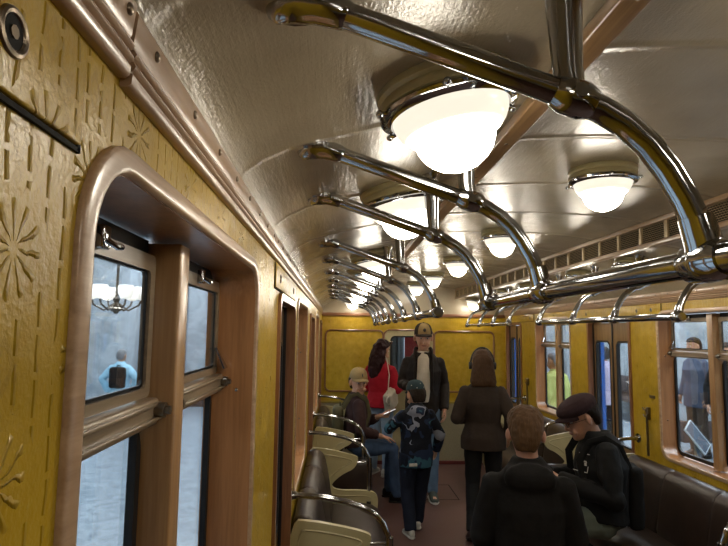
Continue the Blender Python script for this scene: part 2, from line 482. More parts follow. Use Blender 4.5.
# end wall
tym = [(x, z) for x, z in PROF if z > 1.99]
for nm, yy, th in (('front', YE, .08), ('back', YB, -.08)):
    bm = B()
    slab(bm, [(WL, .8), (WR, .8), (WR, 2.02)] + [(WL, 2.02)], [rrect(.64, 1.32, .801, 1.775, .07, bottom_r=0)] if nm == 'front' else [], lambda a, b: V((a, yy, b)), lambda a, b: V((a, yy + th, b)))
    w = S(obj('wall_' + nm, bm, MT['lin_end']))
    bm = B(); slab(bm, [(WL, 2.0), (WR, 2.0), (WR, 2.05)] + [p for p in tym[::-1]] + [(WL, 2.03)], [], lambda a, b: V((a, yy - th * .02, b)), lambda a, b: V((a, yy + th, b)))
    obj('tympanum', bm, MT['ceil'], w, smooth=False)
    bm = B()
    box(bm, WL, .64, *sorted((yy - .004 * (1 if th > 0 else -1), yy + th)), 0, .8); box(bm, 1.32, WR, *sorted((yy - .004 * (1 if th > 0 else -1), yy + th)), 0, .8)
    if nm == 'back': box(bm, .64, 1.32, *sorted((yy, yy + th)), 0, .8)
    obj('dado_panel', bm, MT['dado'], w, smooth=False)
    if nm == 'front':
        bm = B(); box(bm, WL, WR, YE - .03, YE, 1.955, 2.0, .008); obj('picture_rail', bm, MT['woodX'], w)
        for a, b in ((WL + .06, .63), (1.33, WR - .16)):
            bm = B(); pts = [(p[0], YE - .006, p[1]) for p in rrect(a, b, .95, 1.765, .07)]
            tube(bm, pts, (.014, .012), 8, closed=True); obj('panel_moulding', bm, MT['woodX'], w)
        bm = B(); box(bm, WL, .62, YE - .016, YE, .795, .82, .005); box(bm, 1.34, WR, YE - .016, YE, .795, .82, .005)
        obj('dado_cap', bm, m_plain('yellow_dado_cap', '#94802c', .4), w)
        bm = B(); box(bm, WL, WR, YE - .02, YE, .0, .045, .004); S(obj('baseboard_front', bm, MT['redline']))
d = struct('door_7', (.98, YE, 0))
bm = B(); slab(bm, rrect(.645, 1.315, .01, 1.77, .075, bottom_r=0), [rrect(.73, 1.23, .98, 1.69, .06)], lambda a, b: V((a, YE - .012, b)), lambda a, b: V((a, YE + .05, b)))
lf = obj('leaf', bm, MT['beige'], d, angle=30)
bm = B(); pts = [(p[0], YE - .012, p[1]) for p in rrect(.64, 1.32, .01, 1.775, .08, bottom_r=0)]
tube(bm, pts[1:-1] if False else pts, (.014, .012), 8, closed=True); obj('frame', bm, MT['woodX'], d)
bm = B(); slab(bm, rrect(.725, 1.235, .975, 1.695, .065), [rrect(.745, 1.215, .995, 1.675, .05)], lambda a, b: V((a, YE - .022, b)), lambda a, b: V((a, YE + .03, b)))
obj('gasket', bm, MT['rubber'], lf, angle=30)
bm = B(); slab(bm, rrect(.735, 1.225, .985, 1.685, .055), [], lambda a, b: V((a, YE, b)), lambda a, b: V((a, YE + .006, b))); obj('pane', bm, MT['glass'], lf, smooth=False)
# gangway seen through the end window: red end of the next carriage, grey-blue curtain side
g = struct('wall_gangway', (1, YE + .5, 0))
bm = B(); box(bm, .98, 1.9, YE + .45, YE + .5, .0, 2.3); obj('red_panel', bm, m_plain('red_car_paint', '#8a2f34', .4), g)
bm = B()
for k in range(9): tube(bm, [(.2 + k * .09, YE + .47 + .012 * (k % 2), 0), (.2 + k * .09, YE + .47 + .012 * (k % 2), 2.3)], .05, 10)
obj('bellows', bm, m_plain('grey_blue_bellows', '#5c6670', .7), g)

# clerestory edge: wooden strip on the left, on both sides a louvred ventilation grille
def clerestory(s):
    X = .41 if s == 'left' else 1.63; sg = 1 if s == 'left' else -1   # sg points into the raised middle
    lab = ('wooden ventilation strip with screws along the ceiling beside the near lamp row' if s == 'left' else
           'long bronze ventilation grille between two wooden rails on the right of the ceiling')
    t = thing('ventilation_grille', lab, 'ventilation grille', (X, 0, 2.2))
    y0, y1 = -.6, YE - .02
    bm = B(); box(bm, *sorted((X - sg * .03, X + sg * .016)), y0, y1, 2.206, 2.232, .005); bo = obj('bottom_rail', bm, MT['woodY'], t)
    screws(bo, [(X - sg * .008, y0 + .1 + .3 * q, 2.2055) for q in range(27)], (.006, .006, .002), MT['steel'])
    bm = B(); box(bm, *sorted((X - sg * .004, X + sg * .022)), y0, y1, 2.318, 2.345, .006); obj('top_rail', bm, MT['woodY'], t)
    bm = B(); box(bm, *sorted((X + sg * .001, X + sg * .003)), y0, y1, 2.23, 2.32); obj('backing', bm, MT['dark'], t)
    st = .236; k = 0; pm = lm = None
    yy = y1 - .012
    while yy - st > y0:
        if pm is None:
            bm = B(); box(bm, *sorted((X + sg * .002, X + sg * .014)), -.014, .014, 2.23, 2.32, .003)
            for v in bm.verts: v.co.x -= X; v.co.z -= 2.2
            p = obj('post', bm, MT['mesh'], t, local=True); pm = p.data
            bm = B()
            for j in range(8):
                z = .04 + j * .0105
                pts = [(sg * .008, -st / 2 + .014 + (st - .028) * q / 24, z + (.0022 if (q + j) % 2 else -.0022)) for q in range(25)]
                tube(bm, pts, .002, 4)
            l = obj('louvre', bm, MT['mesh'], t, local=True, smooth=False); lm = l.data
        else:
            p = bpy.data.objects.new('post', pm); COL.objects.link(p); p.parent = t
            l = bpy.data.objects.new('louvre', lm); COL.objects.link(l); l.parent = t
        p.location = (0, yy, 0); l.location = (0, yy - st / 2, 0)
        yy -= st
clerestory('left'); clerestory('right')

# ------------------------------------------------------------------ lamps
def make_lamp():
    t = thing('ceiling_lamp', 'x', 'lamp', (0, 0, 0))
    bm = B(); lathe(bm, [(0, .012), (.122, .012), (.127, .004), (.127, -.006), (.121, -.012), (.126, -.018), (.126, -.03), (.118, -.034), (0, -.034)], 40)
    obj('base', bm, MT['beige'], t, local=True)
    bm = B(); lathe(bm, [(.1, -.033), (.124, -.033), (.129, -.037), (.127, -.043), (.116, -.045), (.11, -.05), (.106, -.046), (.1, -.04)], 40)
    r = obj('ring', bm, MT['chrome'], t, local=True)
    for k in range(6):
        a = k * PI / 3 + .3; c, s = math.cos(a), math.sin(a)
        bm = B(); tube(bm, [(c * .118, s * .118, -.04), (c * .138, s * .138, -.041)], .0045, 8); ball(bm, (c * .139, s * .139, -.041), .007, 10)
        obj('knob', bm, MT['chrome'], r, local=True)
    bm = B(); lathe(bm, [(.1055, -.04), (.1065, -.05), (.104, -.062), (.097, -.075), (.086, -.086), (.076, -.092), (.0735, -.096), (.071, -.107), (.064, -.122), (.052, -.136), (.036, -.147), (.018, -.1535), (0, -.155)], 40)
    obj('globe', bm, MT['globe'], t, local=True, angle=70)
    return t
ORD = ['nearest', 'second nearest', 'third nearest', 'fourth nearest', 'fifth nearest', 'sixth nearest', 'seventh nearest']
lamp0 = make_lamp(); first = True
def lamp(x, y, z, tilt, label, group):
    global first
    if first:
        lamp0.location = (x, y, z); lamp0.rotation_euler = (0, tilt, 0); lamp0['label'] = label; lamp0['group'] = group; first = False
    else: dup(lamp0, (x, y, z), (0, tilt, 0), label, group)
TL = -.2
SIDE_Y = (.98, 1.73, 3.2, 3.98, 5.2, 5.95, 7.4)
for k, y in enumerate(SIDE_Y):
    lamp(.19, y, 2.193, TL, '%s opal dome ceiling lamp in the row behind the left handrail hoops' % ORD[k].capitalize(), 'left row of ceiling lamps')
for k, y in enumerate((2.08, 3.42, 4.7, 5.98, 7.2)):
    lamp(1.02, y, 2.378, 0, '%s opal dome lamp in the row along the middle of the ceiling' % ORD[k].capitalize(), 'middle row of ceiling lamps')
for k, y in enumerate((3.35, 4.1, 5.2, 5.95, 7.4)):
    lamp(1.84, y, 2.2, -TL, '%s opal dome lamp in the row below the right ventilation grille' % ORD[k].capitalize(), 'right row of ceiling lamps')
# lamps just behind and beside the viewpoint, which light the near part of the carriage
for x, y, z, t_, l in ((.19, -.45, 2.193, TL, 'left-row lamp just behind the viewpoint'), (1.02, .76, 2.378, 0, 'middle-row lamp level with the nearest left lamp, beyond the right edge of the picture'), (1.02, -.55, 2.378, 0, 'middle-row lamp just behind the viewpoint'),
                       (1.84, .98, 2.2, -TL, 'right-row lamp level with the nearest left lamp, beyond the picture edge'), (1.84, 1.73, 2.2, -TL, 'right-row lamp level with the second left lamp, beyond the picture edge')):
    lamp(x, y, z, t_, 'Opal ' + l, 'lamps beside the viewpoint')

# ------------------------------------------------------------------ overhead handrails
def handrail(label, s, hoops, y0, y1):
    XB = .44 if s == 'left' else 1.62
    mx = (lambda x: x) if s == 'left' else (lambda x: 2.06 - x)
    t = thing('overhead_handrail', label, 'handrail', (XB, (y0 + y1) / 2, 1.838), group='chrome overhead handrails')
    bm = B(); tube(bm, [(XB, y0, 1.838), (XB, y1, 1.838)], .018, 20, round_ends=True); obj('bar', bm, MT['chrome'], t)
    prof = [(-.045, 2.148), (-.02, 2.137), (.13, 2.087), (.28, 2.036), (.315, 2.022), (.345, 2.004), (.372, 1.98), (.395, 1.95), (.415, 1.915), (.43, 1.88), (.438, 1.845)]
    for y in hoops:
        bm = B(); tube(bm, [(mx(a), y, b) for a, b in prof], .0165, 18); hp = obj('hoop', bm, MT['chrome'], t)
        bm = B(); tube(bm, [(mx(-.075), y, 2.150), (mx(-.055), y, 2.147), (mx(-.03), y, 2.14), (mx(.0), y, 2.131)], [(.02, .034), (.019, .03), (.02, .022), (.019, .019)], 16, round_ends=True)
        tube(bm, [(mx(-.06), y, 2.150), (mx(-.06), y, 2.136)], .04, 20)
        obj('ceiling_foot', bm, MT['chrome'], hp)
        bm = B(); tube(bm, [(mx(.27), y, 2.232), (mx(.271), y, 2.2), (mx(.276), y, 2.07), (mx(.28), y, 2.04)], [(.036, .03), (.024, .022), (.018, .017), (.016, .018)], 14)
        obj('strut', bm, MT['chrome'], hp)
        bm = B(); tube(bm, [(mx(.258), y, 2.0435), (mx(.27), y, 2.0395), (mx(.294), y, 2.031), (mx(.306), y, 2.0265)], [.018, .023, .023, .018], 18)
        tube(bm, [(mx(.282), y - .026, 2.035), (mx(.282), y - .02, 2.035)], .009, 12)
        obj('clamp', bm, MT['chrome'], hp)
        bm = B(); tube(bm, [(mx(.427), y, 1.892), (mx(.436), y, 1.86), (mx(.439), y, 1.838)], [.0195, .0215, .022], 16)
        tube(bm, [(XB, y - .036, 1.838), (XB, y - .026, 1.838), (XB, y + .026, 1.838), (XB, y + .036, 1.838)], [.02, .025, .025, .02], 18)
        ball(bm, (XB, y, 1.838), .026, 16)
        obj('socket', bm, MT['chrome'], hp)
handrail('Nearest chrome handrail with thick hoops passing in front of the closest ceiling lamp', 'left', (.642, 1.18, 1.62), -.45, 1.64)
handrail('Left chrome handrail of four hoops ending above the man in the black jacket', 'left', (2.46, 3.05, 3.66, 4.24), 2.44, 4.26)
handrail('Farthest left chrome handrail, its hoops bunched above the woman in red', 'left', (4.85, 5.4, 5.95, 6.5), 4.83, 6.52)
handrail('Right chrome handrail of four hoops in front of the window with the reading stand', 'right', (2.6, 3.22, 3.8, 4.44), 2.58, 4.46)
handrail('Farthest right chrome handrail with hoops above the woman in the brown blazer', 'right', (5.25, 5.8, 6.35, 6.95), 5.23, 6.97)

# ------------------------------------------------------------------ seats
def smooth_loop(pts, it=2):
    for _ in range(it):
        out = []
        for k in range(len(pts)):
            a, b = pts[k], pts[(k + 1) % len(pts)]
            out += [(a[0] * .75 + b[0] * .25, a[1] * .75 + b[1] * .25), (a[0] * .25 + b[0] * .75, a[1] * .25 + b[1] * .75)]
        pts = out
    return pts
DIV = [(.0, .08), (.0, .5), (.0, .857), (.1, .852), (.19, .838), (.28, .82), (.372, .797), (.392, .775), (.36, .70), (.28, .667), (.205, .61), (.18, .57), (.24, .54), (.40, .542), (.51, .532), (.545, .49), (.54, .40), (.53, .08)]
def divider(label, s, y, rail=True):
    x = side_fn(s); t = thing('seat_divider', label, 'seat divider', (x(.25), y, .0), group='beige seat dividers')
    lp = smooth_loop(DIV)
    bm = B(); slab(bm, lp, [], lambda a, b: V((x(a + .003), y - .016, b)), lambda a, b: V((x(a + .003), y + .016, b)))
    obj('panel', bm, MT['beige'], t, angle=30)
    c = (.2, .5)
    for q in (-.016, .016):
        bm = B(); inset = []
        for a, b in smooth_loop([(.04, .12), (.04, .5), (.04, .81), (.1, .812), (.19, .80), (.28, .782), (.34, .767), (.345, .75), (.32, .735), (.26, .71), (.17, .635), (.135, .57), (.2, .5), (.40, .502), (.48, .497), (.503, .46), (.5, .40), (.49, .12)]):
            inset.append((x(a), y + q, b))
        tube(bm, inset, .005, 6, closed=True); obj('bead', bm, MT['beige'], t)
    bm = B(); pts = [(-.0, .968), (.08, .965), (.17, .956), (.26, .938), (.33, .917), (.40, .884), (.445, .84), (.47, .78), (.475, .7), (.475, .5), (.475, .42)]
    P = [V((x(a), y, b)) for a, b in pts]
    tube(bm, P, .0145, 16); r = obj('rail', bm, MT['chrome'], t)
    bm = B(); tube(bm, [(x(.001), y, .968), (x(.008), y, .968), (x(.01), y, .968), (x(.03), y, .968)], [.036, .034, .02, .018], 18); obj('wall_flange', bm, MT['chrome'], r)
    bm = B(); tube(bm, [(x(.36), y, .745), (x(.475), y, .745)], .008, 10); tube(bm, [(x(.475), y, .715), (x(.475), y, .775)], .02, 14); obj('bracket', bm, MT['chrome'], r)
    bm = B(); tube(bm, [(x(.475), y, .44), (x(.475), y, .46)], .024, 14); obj('collar', bm, MT['chrome'], r)
def bench(label, s, y0, y1, ncush, end=False):
    x = side_fn(s); t = thing('bench_seat', label, 'bench', (x(.25), (y0 + y1) / 2, 0), group='brown leather benches')
    bm = B(); box(bm, *sorted((x(.005), x(.44))), y0 + .03, y1 - .03, 0, .3, .01); obj('plinth', bm, MT['dark'], t)
    prof = [(.03, .29), (.44, .29), (.52, .30), (.55, .33), (.555, .38), (.54, .42), (.5, .448), (.42, .46), (.3, .462), (.16, .452), (.03, .44)]
    def extr(bm, prof, a, b, r=.02):
        ys = [(a, .94), (a + r * .4, .98), (a + r, 1), (b - r, 1), (b - r * .4, .98), (b, .94)]
        cx = sum(p[0] for p in prof) / len(prof); cz = sum(p[1] for p in prof) / len(prof)
        L = [[bm.verts.new((x(cx + (p[0] - cx) * k), yy, cz + (p[1] - cz) * k)) for p in prof] for yy, k in ys]
        for A, C in zip(L, L[1:]):
            for q in range(len(prof)): bm.faces.new((A[q], A[(q + 1) % len(prof)], C[(q + 1) % len(prof)], C[q]))
        bm.faces.new(L[0][::-1]); bm.faces.new(L[-1])
    bm = B(); extr(bm, prof, y0 + .02, y1 - .02); obj('seat_cushion', bm, MT['leather'], t, angle=70)
    back = [(.004, .42), (.19, .42), (.2, .47), (.185, .56), (.165, .68), (.14, .79), (.12, .83), (.09, .853), (.05, .858), (.015, .845), (.004, .80)]
    if end:
        bm = B(); box(bm, *sorted((x(.07), x(.555))), y0 - .15, y0 - .045, .2, .575, .04); obj('end_cushion', bm, MT['leather'], t, angle=70)
    st = (y1 - y0 - .04) / ncush
    for k in range(ncush):
        bm = B(); extr(bm, back, y0 + .02 + k * st + .001, y0 + .02 + (k + 1) * st - .001, .025); obj('backrest', bm, MT['leather'], t, angle=70)
bench('Brown leather bench on the left, between the two nearest beige dividers', 'left', 2.8, 4.42, 3)
bench('Brown leather bench under the seated man in the khaki cap', 'left', 5.4, 6.88, 3, True)
bench('Brown leather bench on the right under the man in the flat cap', 'right', 2.72, 4.25, 3)
bench('Brown leather bench on the right wall beyond the woman in the brown blazer', 'right', 5.24, 6.84, 3, True)
divider('Nearest beige divider on the left, its rail curving over the bottom edge', 'left', 2.78)
divider('Second beige divider on the left, at the far end of the near left bench', 'left', 4.44)
divider('Third beige divider on the left, close behind the second one', 'left', 5.38)
divider('Beige divider at the far end of the left bench, beyond the seated man', 'left', 6.9)
divider('Near beige divider at the edge of the picture on the right bench', 'right', 2.68)
divider('Beige divider behind the shoulder of the man in the flat cap', 'right', 4.27)
divider('Beige divider seen past the face of the man in the flat cap', 'right', 5.22)
divider('Farthest beige divider on the right, near the end wall door', 'right', 6.86)

# ------------------------------------------------------------------ wall fittings
def cover(label, s, y0, y1, locks, gap=True):
    x = side_fn(s); t = thing('access_panel', label, 'access panel', (x(0), (y0 + y1) / 2, 1.88))
    bm = B(); box(bm, *sorted((x(-.002), x(.006))), y0, y1, 1.893, 1.976, .002); p = obj('cover', bm, MT['lin_side'], t)
    bm = B()
    box(bm, *sorted((x(-.002), x(.003))), y0 - .004, y1 + .004, 1.888, 1.892); box(bm, *sorted((x(-.002), x(.003))), y1, y1 + .005, 1.888, 1.976); box(bm, *sorted((x(-.002), x(.003))), y0 - .005, y0, 1.888, 1.976)
    obj('gap', bm, MT['dark'], t)
    for yy in locks:
        bm = B(); n = 24
        ring = [(x(.006), yy + .0135 * math.cos(2 * PI * k / n), 1.932 + .0135 * math.sin(2 * PI * k / n)) for k in range(n)]
        tube(bm, ring, .0028, 8, closed=True); lk = obj('lock', bm, MT['steel'], t)
        bm = B(); tube(bm, [(x(.003), yy, 1.932), (x(.0065), yy, 1.932)], .0118, 16); obj('lock_core', bm, MT['dark'], lk)
        bm = B(); tube(bm, [(x(.006), yy, 1.932), (x(.0078), yy, 1.932)], .0045, 8); obj('lock_pin', bm, MT['steel'], lk)
cover('Embossed yellow access panel with an oval metal lock at the near left top corner', 'left', -.4, .44, (.34,))
cover('Embossed yellow access panel above the left doorway', 'left', 1.86, 2.75, (2.0, 2.6))
cover('Embossed yellow access panel above the right double door', 'right', 3.9, 5.25, (4.02, 4.22, 5.1))
cover('Embossed yellow access panel above the farthest right door', 'right', 6.5, 7.6, (6.62,))
def rod(label, y):
    t = thing('release_lever', label, 'lever', (2.3, y, .86))
    bm = B(); tube(bm, [(2.288, y, .872), (2.288, y, 1.2)], .009, 12); obj('rod', bm, MT['steel'], t)
    bm = B(); box(bm, 2.285, 2.31, y - .014, y + .014, 1.13, 1.22, .004); r = obj('bracket', bm, MT['steel'], t)
    for z, q in ((1.20, .035), (1.165, -.035), (1.15, .03)):
        bm = B(); tube(bm, [(2.284, y, z), (2.28, y + q * .7, z), (2.278, y + q, z + .012)], .006, 8, round_ends=True); obj('hook', bm, MT['steel'], r)
rod('Dull steel upright rod with hooks on the yellow wall left of the near right window', 4.1)
rod('Small dark steel rod on the yellow wall right of the farthest door', 6.72)
bm = B(); box(bm, 2.304, 2.3125, 4.02, 4.09, 1.29, 1.312, .002)
tag(obj('metal_plate', bm, MT['steel']), 'small metal plate on the yellow wall above the steel rod', 'plate')
# ------------------------------------------------------------------ people
def remesh(name, bm, mat, parent, vox=.008, sm=4, fold=0, fs=11, seed=0, crisp=False):
    me = bpy.data.meshes.new('tmp'); bmesh.ops.recalc_face_normals(bm, faces=bm.faces); bm.to_mesh(me); bm.free()
    o = bpy.data.objects.new('tmp', me); COL.objects.link(o)
    m = o.modifiers.new('r', 'REMESH'); m.mode = 'VOXEL'; m.voxel_size = vox; m.use_smooth_shade = True
    if sm:
        k = o.modifiers.new('s', 'SMOOTH'); k.factor = .5; k.iterations = sm
    dg = bpy.context.evaluated_depsgraph_get(); dg.update()
    n = bpy.data.meshes.new_from_object(o.evaluated_get(dg)); n.name = name
    bpy.data.objects.remove(o); bpy.data.meshes.remove(me)
    n.materials.clear()
    for q in (mat if isinstance(mat, list) else [mat]): n.materials.append(q)
    if fold:
        off = V((seed * 3.1, seed * 1.7, 0))
        n.calc_loop_triangles() if False else None
        nr = [v.normal.copy() for v in n.vertices]
        for v, q in zip(n.vertices, nr):
            p = v.co
            a = mnoise.noise(V((p.x * fs, p.y * fs, p.z * fs * .6)) + off)
            b = mnoise.noise(V((p.x * fs * 2.3, p.y * fs * 2.3, p.z * fs * 1.6)) + off)
            v.co = p + q * (fold * ((1 - abs(a) * 2) * .7 + b * .5))
    for p in n.polygons: p.use_smooth = True
    r = bpy.data.objects.new(name, n); COL.objects.link(r); r.parent = parent
    return r
SKIN = {}
def skin(c='#b98a6e'):
    if c not in SKIN:
        M = Mat('skin', c, .5); n = M.noise(30, 3); k = lin(c)
        M.set('Base Color', M.ramp(n, [(.3, tuple(x * .88 for x in k[:3]) + (1,)), (.7, c)])); M.set('Subsurface Weight', .08); M.set('Subsurface Radius', (.01, .004, .002))
        SKIN[c] = M.m
    return SKIN[c]
HAIR = {}
def hairmat(c):
    if c not in HAIR:
        M = Mat('hair', c, .6, spec=.18); n = M.noise(5, 4, M.co((40, 40, 4))); k = lin(c)
        M.set('Base Color', M.ramp(n, [(.3, tuple(x * .55 for x in k[:3]) + (1,)), (.7, c)])); M.bump(n, .6, .004); HAIR[c] = M.m
    return HAIR[c]
MT['eye'] = m_plain('eye_white', '#cfc8bf', .2); MT['iris'] = m_plain('dark_iris', '#20160f', .2); MT['lip'] = m_plain('lip', '#8a5347', .5)
MT['white_sole'] = m_plain('white_sole', '#b9b5aa', .6); MT['dark_sole'] = m_plain('dark_sole', '#15130f', .7)

STAND = dict(crotch=(0, 0, .83), hip=(0, 0, .94), waist=(0, .0, 1.08), chest=(0, .005, 1.27), shl=(0, -.015, 1.41), neck=(0, -.01, 1.475), head=(0, .025, 1.625),
             hipR=(.09, 0, .92), hipL=(-.09, 0, .92), kneeR=(.1, .015, .5), kneeL=(-.1, .015, .5), ankR=(.11, -.02, .085), ankL=(-.11, -.02, .085),
             shR=(.168, -.01, 1.362), shL=(-.168, -.01, 1.362), elbR=(.25, -.04, 1.13), elbL=(-.25, -.04, 1.13), wriR=(.26, .05, .88), wriL=(-.26, .05, .88),
             toeR=(.15, 1, -.0), toeL=(-.15, 1, -.0), palmR=(-1, 0, 0), palmL=(1, 0, 0), handR=None, handL=None)
SIT = dict(STAND, crotch=(0, .03, .55), hip=(0, -.01, .59), waist=(0, -.03, .72), chest=(0, .0, .91), shl=(0, -.01, 1.05), neck=(0, .0, 1.115), head=(0, .04, 1.265),
           hipR=(.09, .02, .575), hipL=(-.09, .02, .575), kneeR=(.11, .45, .54), kneeL=(-.11, .45, .54), ankR=(.11, .43, .085), ankL=(-.11, .43, .085),
           shR=(.17, -.0, 1.025), shL=(-.17, -.0, 1.025), elbR=(.24, .02, .77), elbL=(-.24, .02, .77), wriR=(.12, .25, .68), wriL=(-.12, .25, .68))
HEADS = [(-.118, .018, .078, .04), (-.108, .036, .09, .005), (-.085, .05, .093, -.02), (-.055, .06, .09, -.055), (-.02, .068, .088, -.085), (.01, .072, .087, -.096), (.035, .0755, .094, -.1), (.065, .075, .087, -.1), (.09, .062, .066, -.085), (.108, .04, .04, -.06), (.118, .014, .01, -.03)]
def slices(bm, sl, f, n=24):
    secs = []
    for z, w, a, b in sl:
        c = f(V((0, (a + b) / 2, z))); secs.append((c, f(V((w, (a + b) / 2, z))) - c, f(V((0, a, z))) - c))
    loft(bm, secs, n)
def hand(bm, w, d, pn, S, thumb, curl=.5):
    d = d.normalized(); pn = (pn - d * pn.dot(d)).normalized(); s = d.cross(pn).normalized() * thumb   # s points to the thumb side
    loft(bm, [(w - d * .02 * S, s * .026 * S, pn * .02 * S), (w + d * .02 * S, s * .03 * S, pn * .018 * S), (w + d * .06 * S, s * .041 * S, pn * .0155 * S), (w + d * .09 * S, s * .04 * S, pn * .0135 * S), (w + d * .098 * S, s * .03 * S, pn * .009 * S)], 14)
    for k, L in enumerate((.066, .076, .07, .055)):
        p = w + (d * .082 + s * (.03 - k * .02)) * S
        a1 = curl * .7; a2 = curl * 1.6; a3 = curl * 2.2
        pts = [p]
        for a, q in ((a1, .45), (a2, .32), (a3, .25)):
            pts.append(pts[-1] + (d * math.cos(a) + pn * math.sin(a) + s * (.12 - k * .08)) * L * q * S)
        tube(bm, pts, [.0088 * S, .0085 * S, .0078 * S, .0066 * S], 8, round_ends=True)
    p = w + (d * .022 + s * .026) * S
    pts = [p, p + (d * .03 + s * .022 + pn * .008) * S, p + (d * .056 + s * .03 + pn * .02) * S, p + (d * .077 + s * .028 + pn * .03) * S]
    tube(bm, pts, [.012 * S, .0115 * S, .0095 * S, .008 * S], 8, round_ends=True)
def foot_axes(t):
    t = V(t).normalized(); r = t.cross(V((0, 0, 1))).normalized(); return t, r, r.cross(t)
def person(label, loc, yaw, H, base=STAND, pose={}, hs=1.05, build=1.0, female=False, skinc='#b98a6e', look=(0, 0, 0), vox=.008,
           top=None, topc=None, hem=.06, collar=True, fold=.006, hood=False, sleeve=1.0, lower=None, loose=1.0, shoe=None, sole=None, curl=(.5, .5), face=True, group=None, legs=1.0):
    J = dict(base); J.update(pose); S_ = H / 1.75
    j = {k: (V(v) * S_ if v is not None and k[:3] not in ('toe', 'pal', 'han') else (V(v) if v is not None else None)) for k, v in J.items()}
    t = thing('person', label, 'person', loc, yaw, group)
    R = Euler((look[1], look[2], look[0]), 'XYZ').to_matrix() if False else (Matrix.Rotation(look[0], 3, 'Z') @ Matrix.Rotation(look[1], 3, 'X') @ Matrix.Rotation(look[2], 3, 'Y'))
    hS = S_ * hs
    hf = lambda p: j['head'] + R @ (V(p) * hS)
    lowU = (j['hipR'] - j['hipL']).normalized(); upU = (j['shR'] - j['shL']).normalized()
    spine = [j['crotch'], j['hip'], j['waist'], j['chest'], j['shl'], j['neck']]
    W = [.105, .168, .148, .17, .128, .068]; D = [.085, .118, .105, .12, .09, .06]
    if female: W = [.105, .172, .128, .15, .115, .055]; D = [.085, .118, .09, .12, .08, .05]
    def trunk(bm, g, i0=0, i1=5, pre=(), post=()):
        secs = list(pre)
        for i in range(i0, i1 + 1):
            a = spine[max(0, i - 1)]; b = spine[min(5, i + 1)]; tt = (b - a).normalized()
            u = lowU.lerp(upU, i / 5).normalized(); v = tt.cross(u).normalized()
            k = build if i < 5 else 1
            secs.append((spine[i], u * ((W[i] * k + g) * S_), v * ((D[i] * k + g) * S_)))
        loft(bm, secs + list(post), 28)
    # the body: one continuous figure
    bm = B(); trunk(bm, -.012)
    tube(bm, [j['neck'] - V((0, 0, .04 * S_)), j['neck'] + (j['head'] - j['neck']) * .35, j['head'] + R @ V((0, -.02, -.03)) * hS], [.06 * S_, .054 * S_, .055 * S_], 16)
    slices(bm, HEADS, hf)
    tube(bm, [hf((0, .09, .02)), hf((0, .101, -.005)), hf((0, .113, -.034)), hf((0, .098, -.044))], [(.008 * hS, .008 * hS), (.0095 * hS, .0095 * hS), (.013 * hS, .012 * hS), (.011 * hS, .009 * hS)], 10, round_ends=True)
    for s in (-1, 1):
        ball(bm, hf((s * .083, -.012, -.008)), (.012 * hS, .02 * hS, .033 * hS), 12, R @ Matrix.Rotation(s * -.5, 3, 'Z'))
        ball(bm, hf((s * .03, .08, -.062)), (.028 * hS, .012 * hS, .02 * hS), 10, R)
    for q, s in (('R', 1), ('L', -1)):
        e, w_ = j['elb' + q], j['wri' + q]
        tube(bm, [j['sh' + q] + (j['shl'] - j['sh' + q]) * .3, j['sh' + q], e, e + (w_ - e) * .3, w_], [.05 * S_, .05 * S_, .041 * S_, .04 * S_, .027 * S_], 12, round_ends=True)
        d = V(j['hand' + q]) if j['hand' + q] is not None else w_ - e
        hand(bm, w_, d, V(j['palm' + q]), S_, 1 if s * d.normalized().cross(V(j['palm' + q])).dot(V((0, 1, 0))) > -9 and True and (d.cross(V(j['palm' + q]))).dot(V((0, 1, .6))) > 0 else -1, curl[0] if q == 'R' else curl[1])
        tube(bm, [j['hip' + q], j['knee' + q], j['ank' + q]], [.075 * S_, .05 * S_, .036 * S_], 14, round_ends=True)
        f, r, u = foot_axes(j['toe' + q]); a = j['ank' + q]
        loft(bm, [(a - u * .04 * S_ + f * x * S_, r * w * S_, u * h * S_) for x, w, h in ((-.05, .018, .02), (-.03, .03, .035), (.04, .036, .035), (.12, .04, .022), (.165, .02, .012))], 12)
    body = remesh('body', bm, skin(skinc), t, min(vox, .0065) if face else vox, 2)
    if face:
        for s in (-1, 1):
            bm = B(); ball(bm, hf((s * .031, .0795, .004)), (.0135 * hS, .0115 * hS, .0085 * hS), 12, R); ey = obj('eye', bm, MT['eye'], t, local=True)
            bm = B(); ball(bm, hf((s * .031, .0868, .003)), (.0068 * hS, .0055 * hS, .0068 * hS), 10, R); obj('iris', bm, MT['iris'], ey, local=True)
            bm = B(); tube(bm, [hf((s * .014, .097, .028)), hf((s * .03, .096, .033)), hf((s * .048, .085, .028))], [.003 * hS, .004 * hS, .002 * hS], 6, round_ends=True)
            obj('eyebrow', bm, hairmat('#3a2a1e'), t, local=True)
        bm = B(); tube(bm, [hf((-.024, .088, -.066)), hf((-.01, .0965, -.067)), hf((.01, .0965, -.067)), hf((.024, .088, -.066))], [.003 * hS, .006 * hS, .006 * hS, .003 * hS], 8, round_ends=True)
        obj('mouth', bm, MT['lip'], t, local=True)
    # clothes
    if top:
        bm = B(); dn = (j['crotch'] - j['waist']).normalized() if base is STAND else (j['hip'] - j['waist']).normalized()
        u0 = lowU
        v0 = (-dn).cross(u0).normalized(); st = j['crotch'] if base is STAND else j['hip']
        pre = [(st + dn * hem * S_, u0 * ((.172 if not female else .178) * build + .02) * S_, v0 * (.118 * build + .025) * S_)] if hem is not None else []
        i0 = 1 if hem is not None else 2
        g = .022 * loose
        post = [(j['neck'] + (j['head'] - j['neck']).normalized() * .035 * S_, upU * .068 * S_, V((0, 1, 0)) * .066 * S_)] if collar else []
        trunk(bm, g, i0, 5, pre, post)
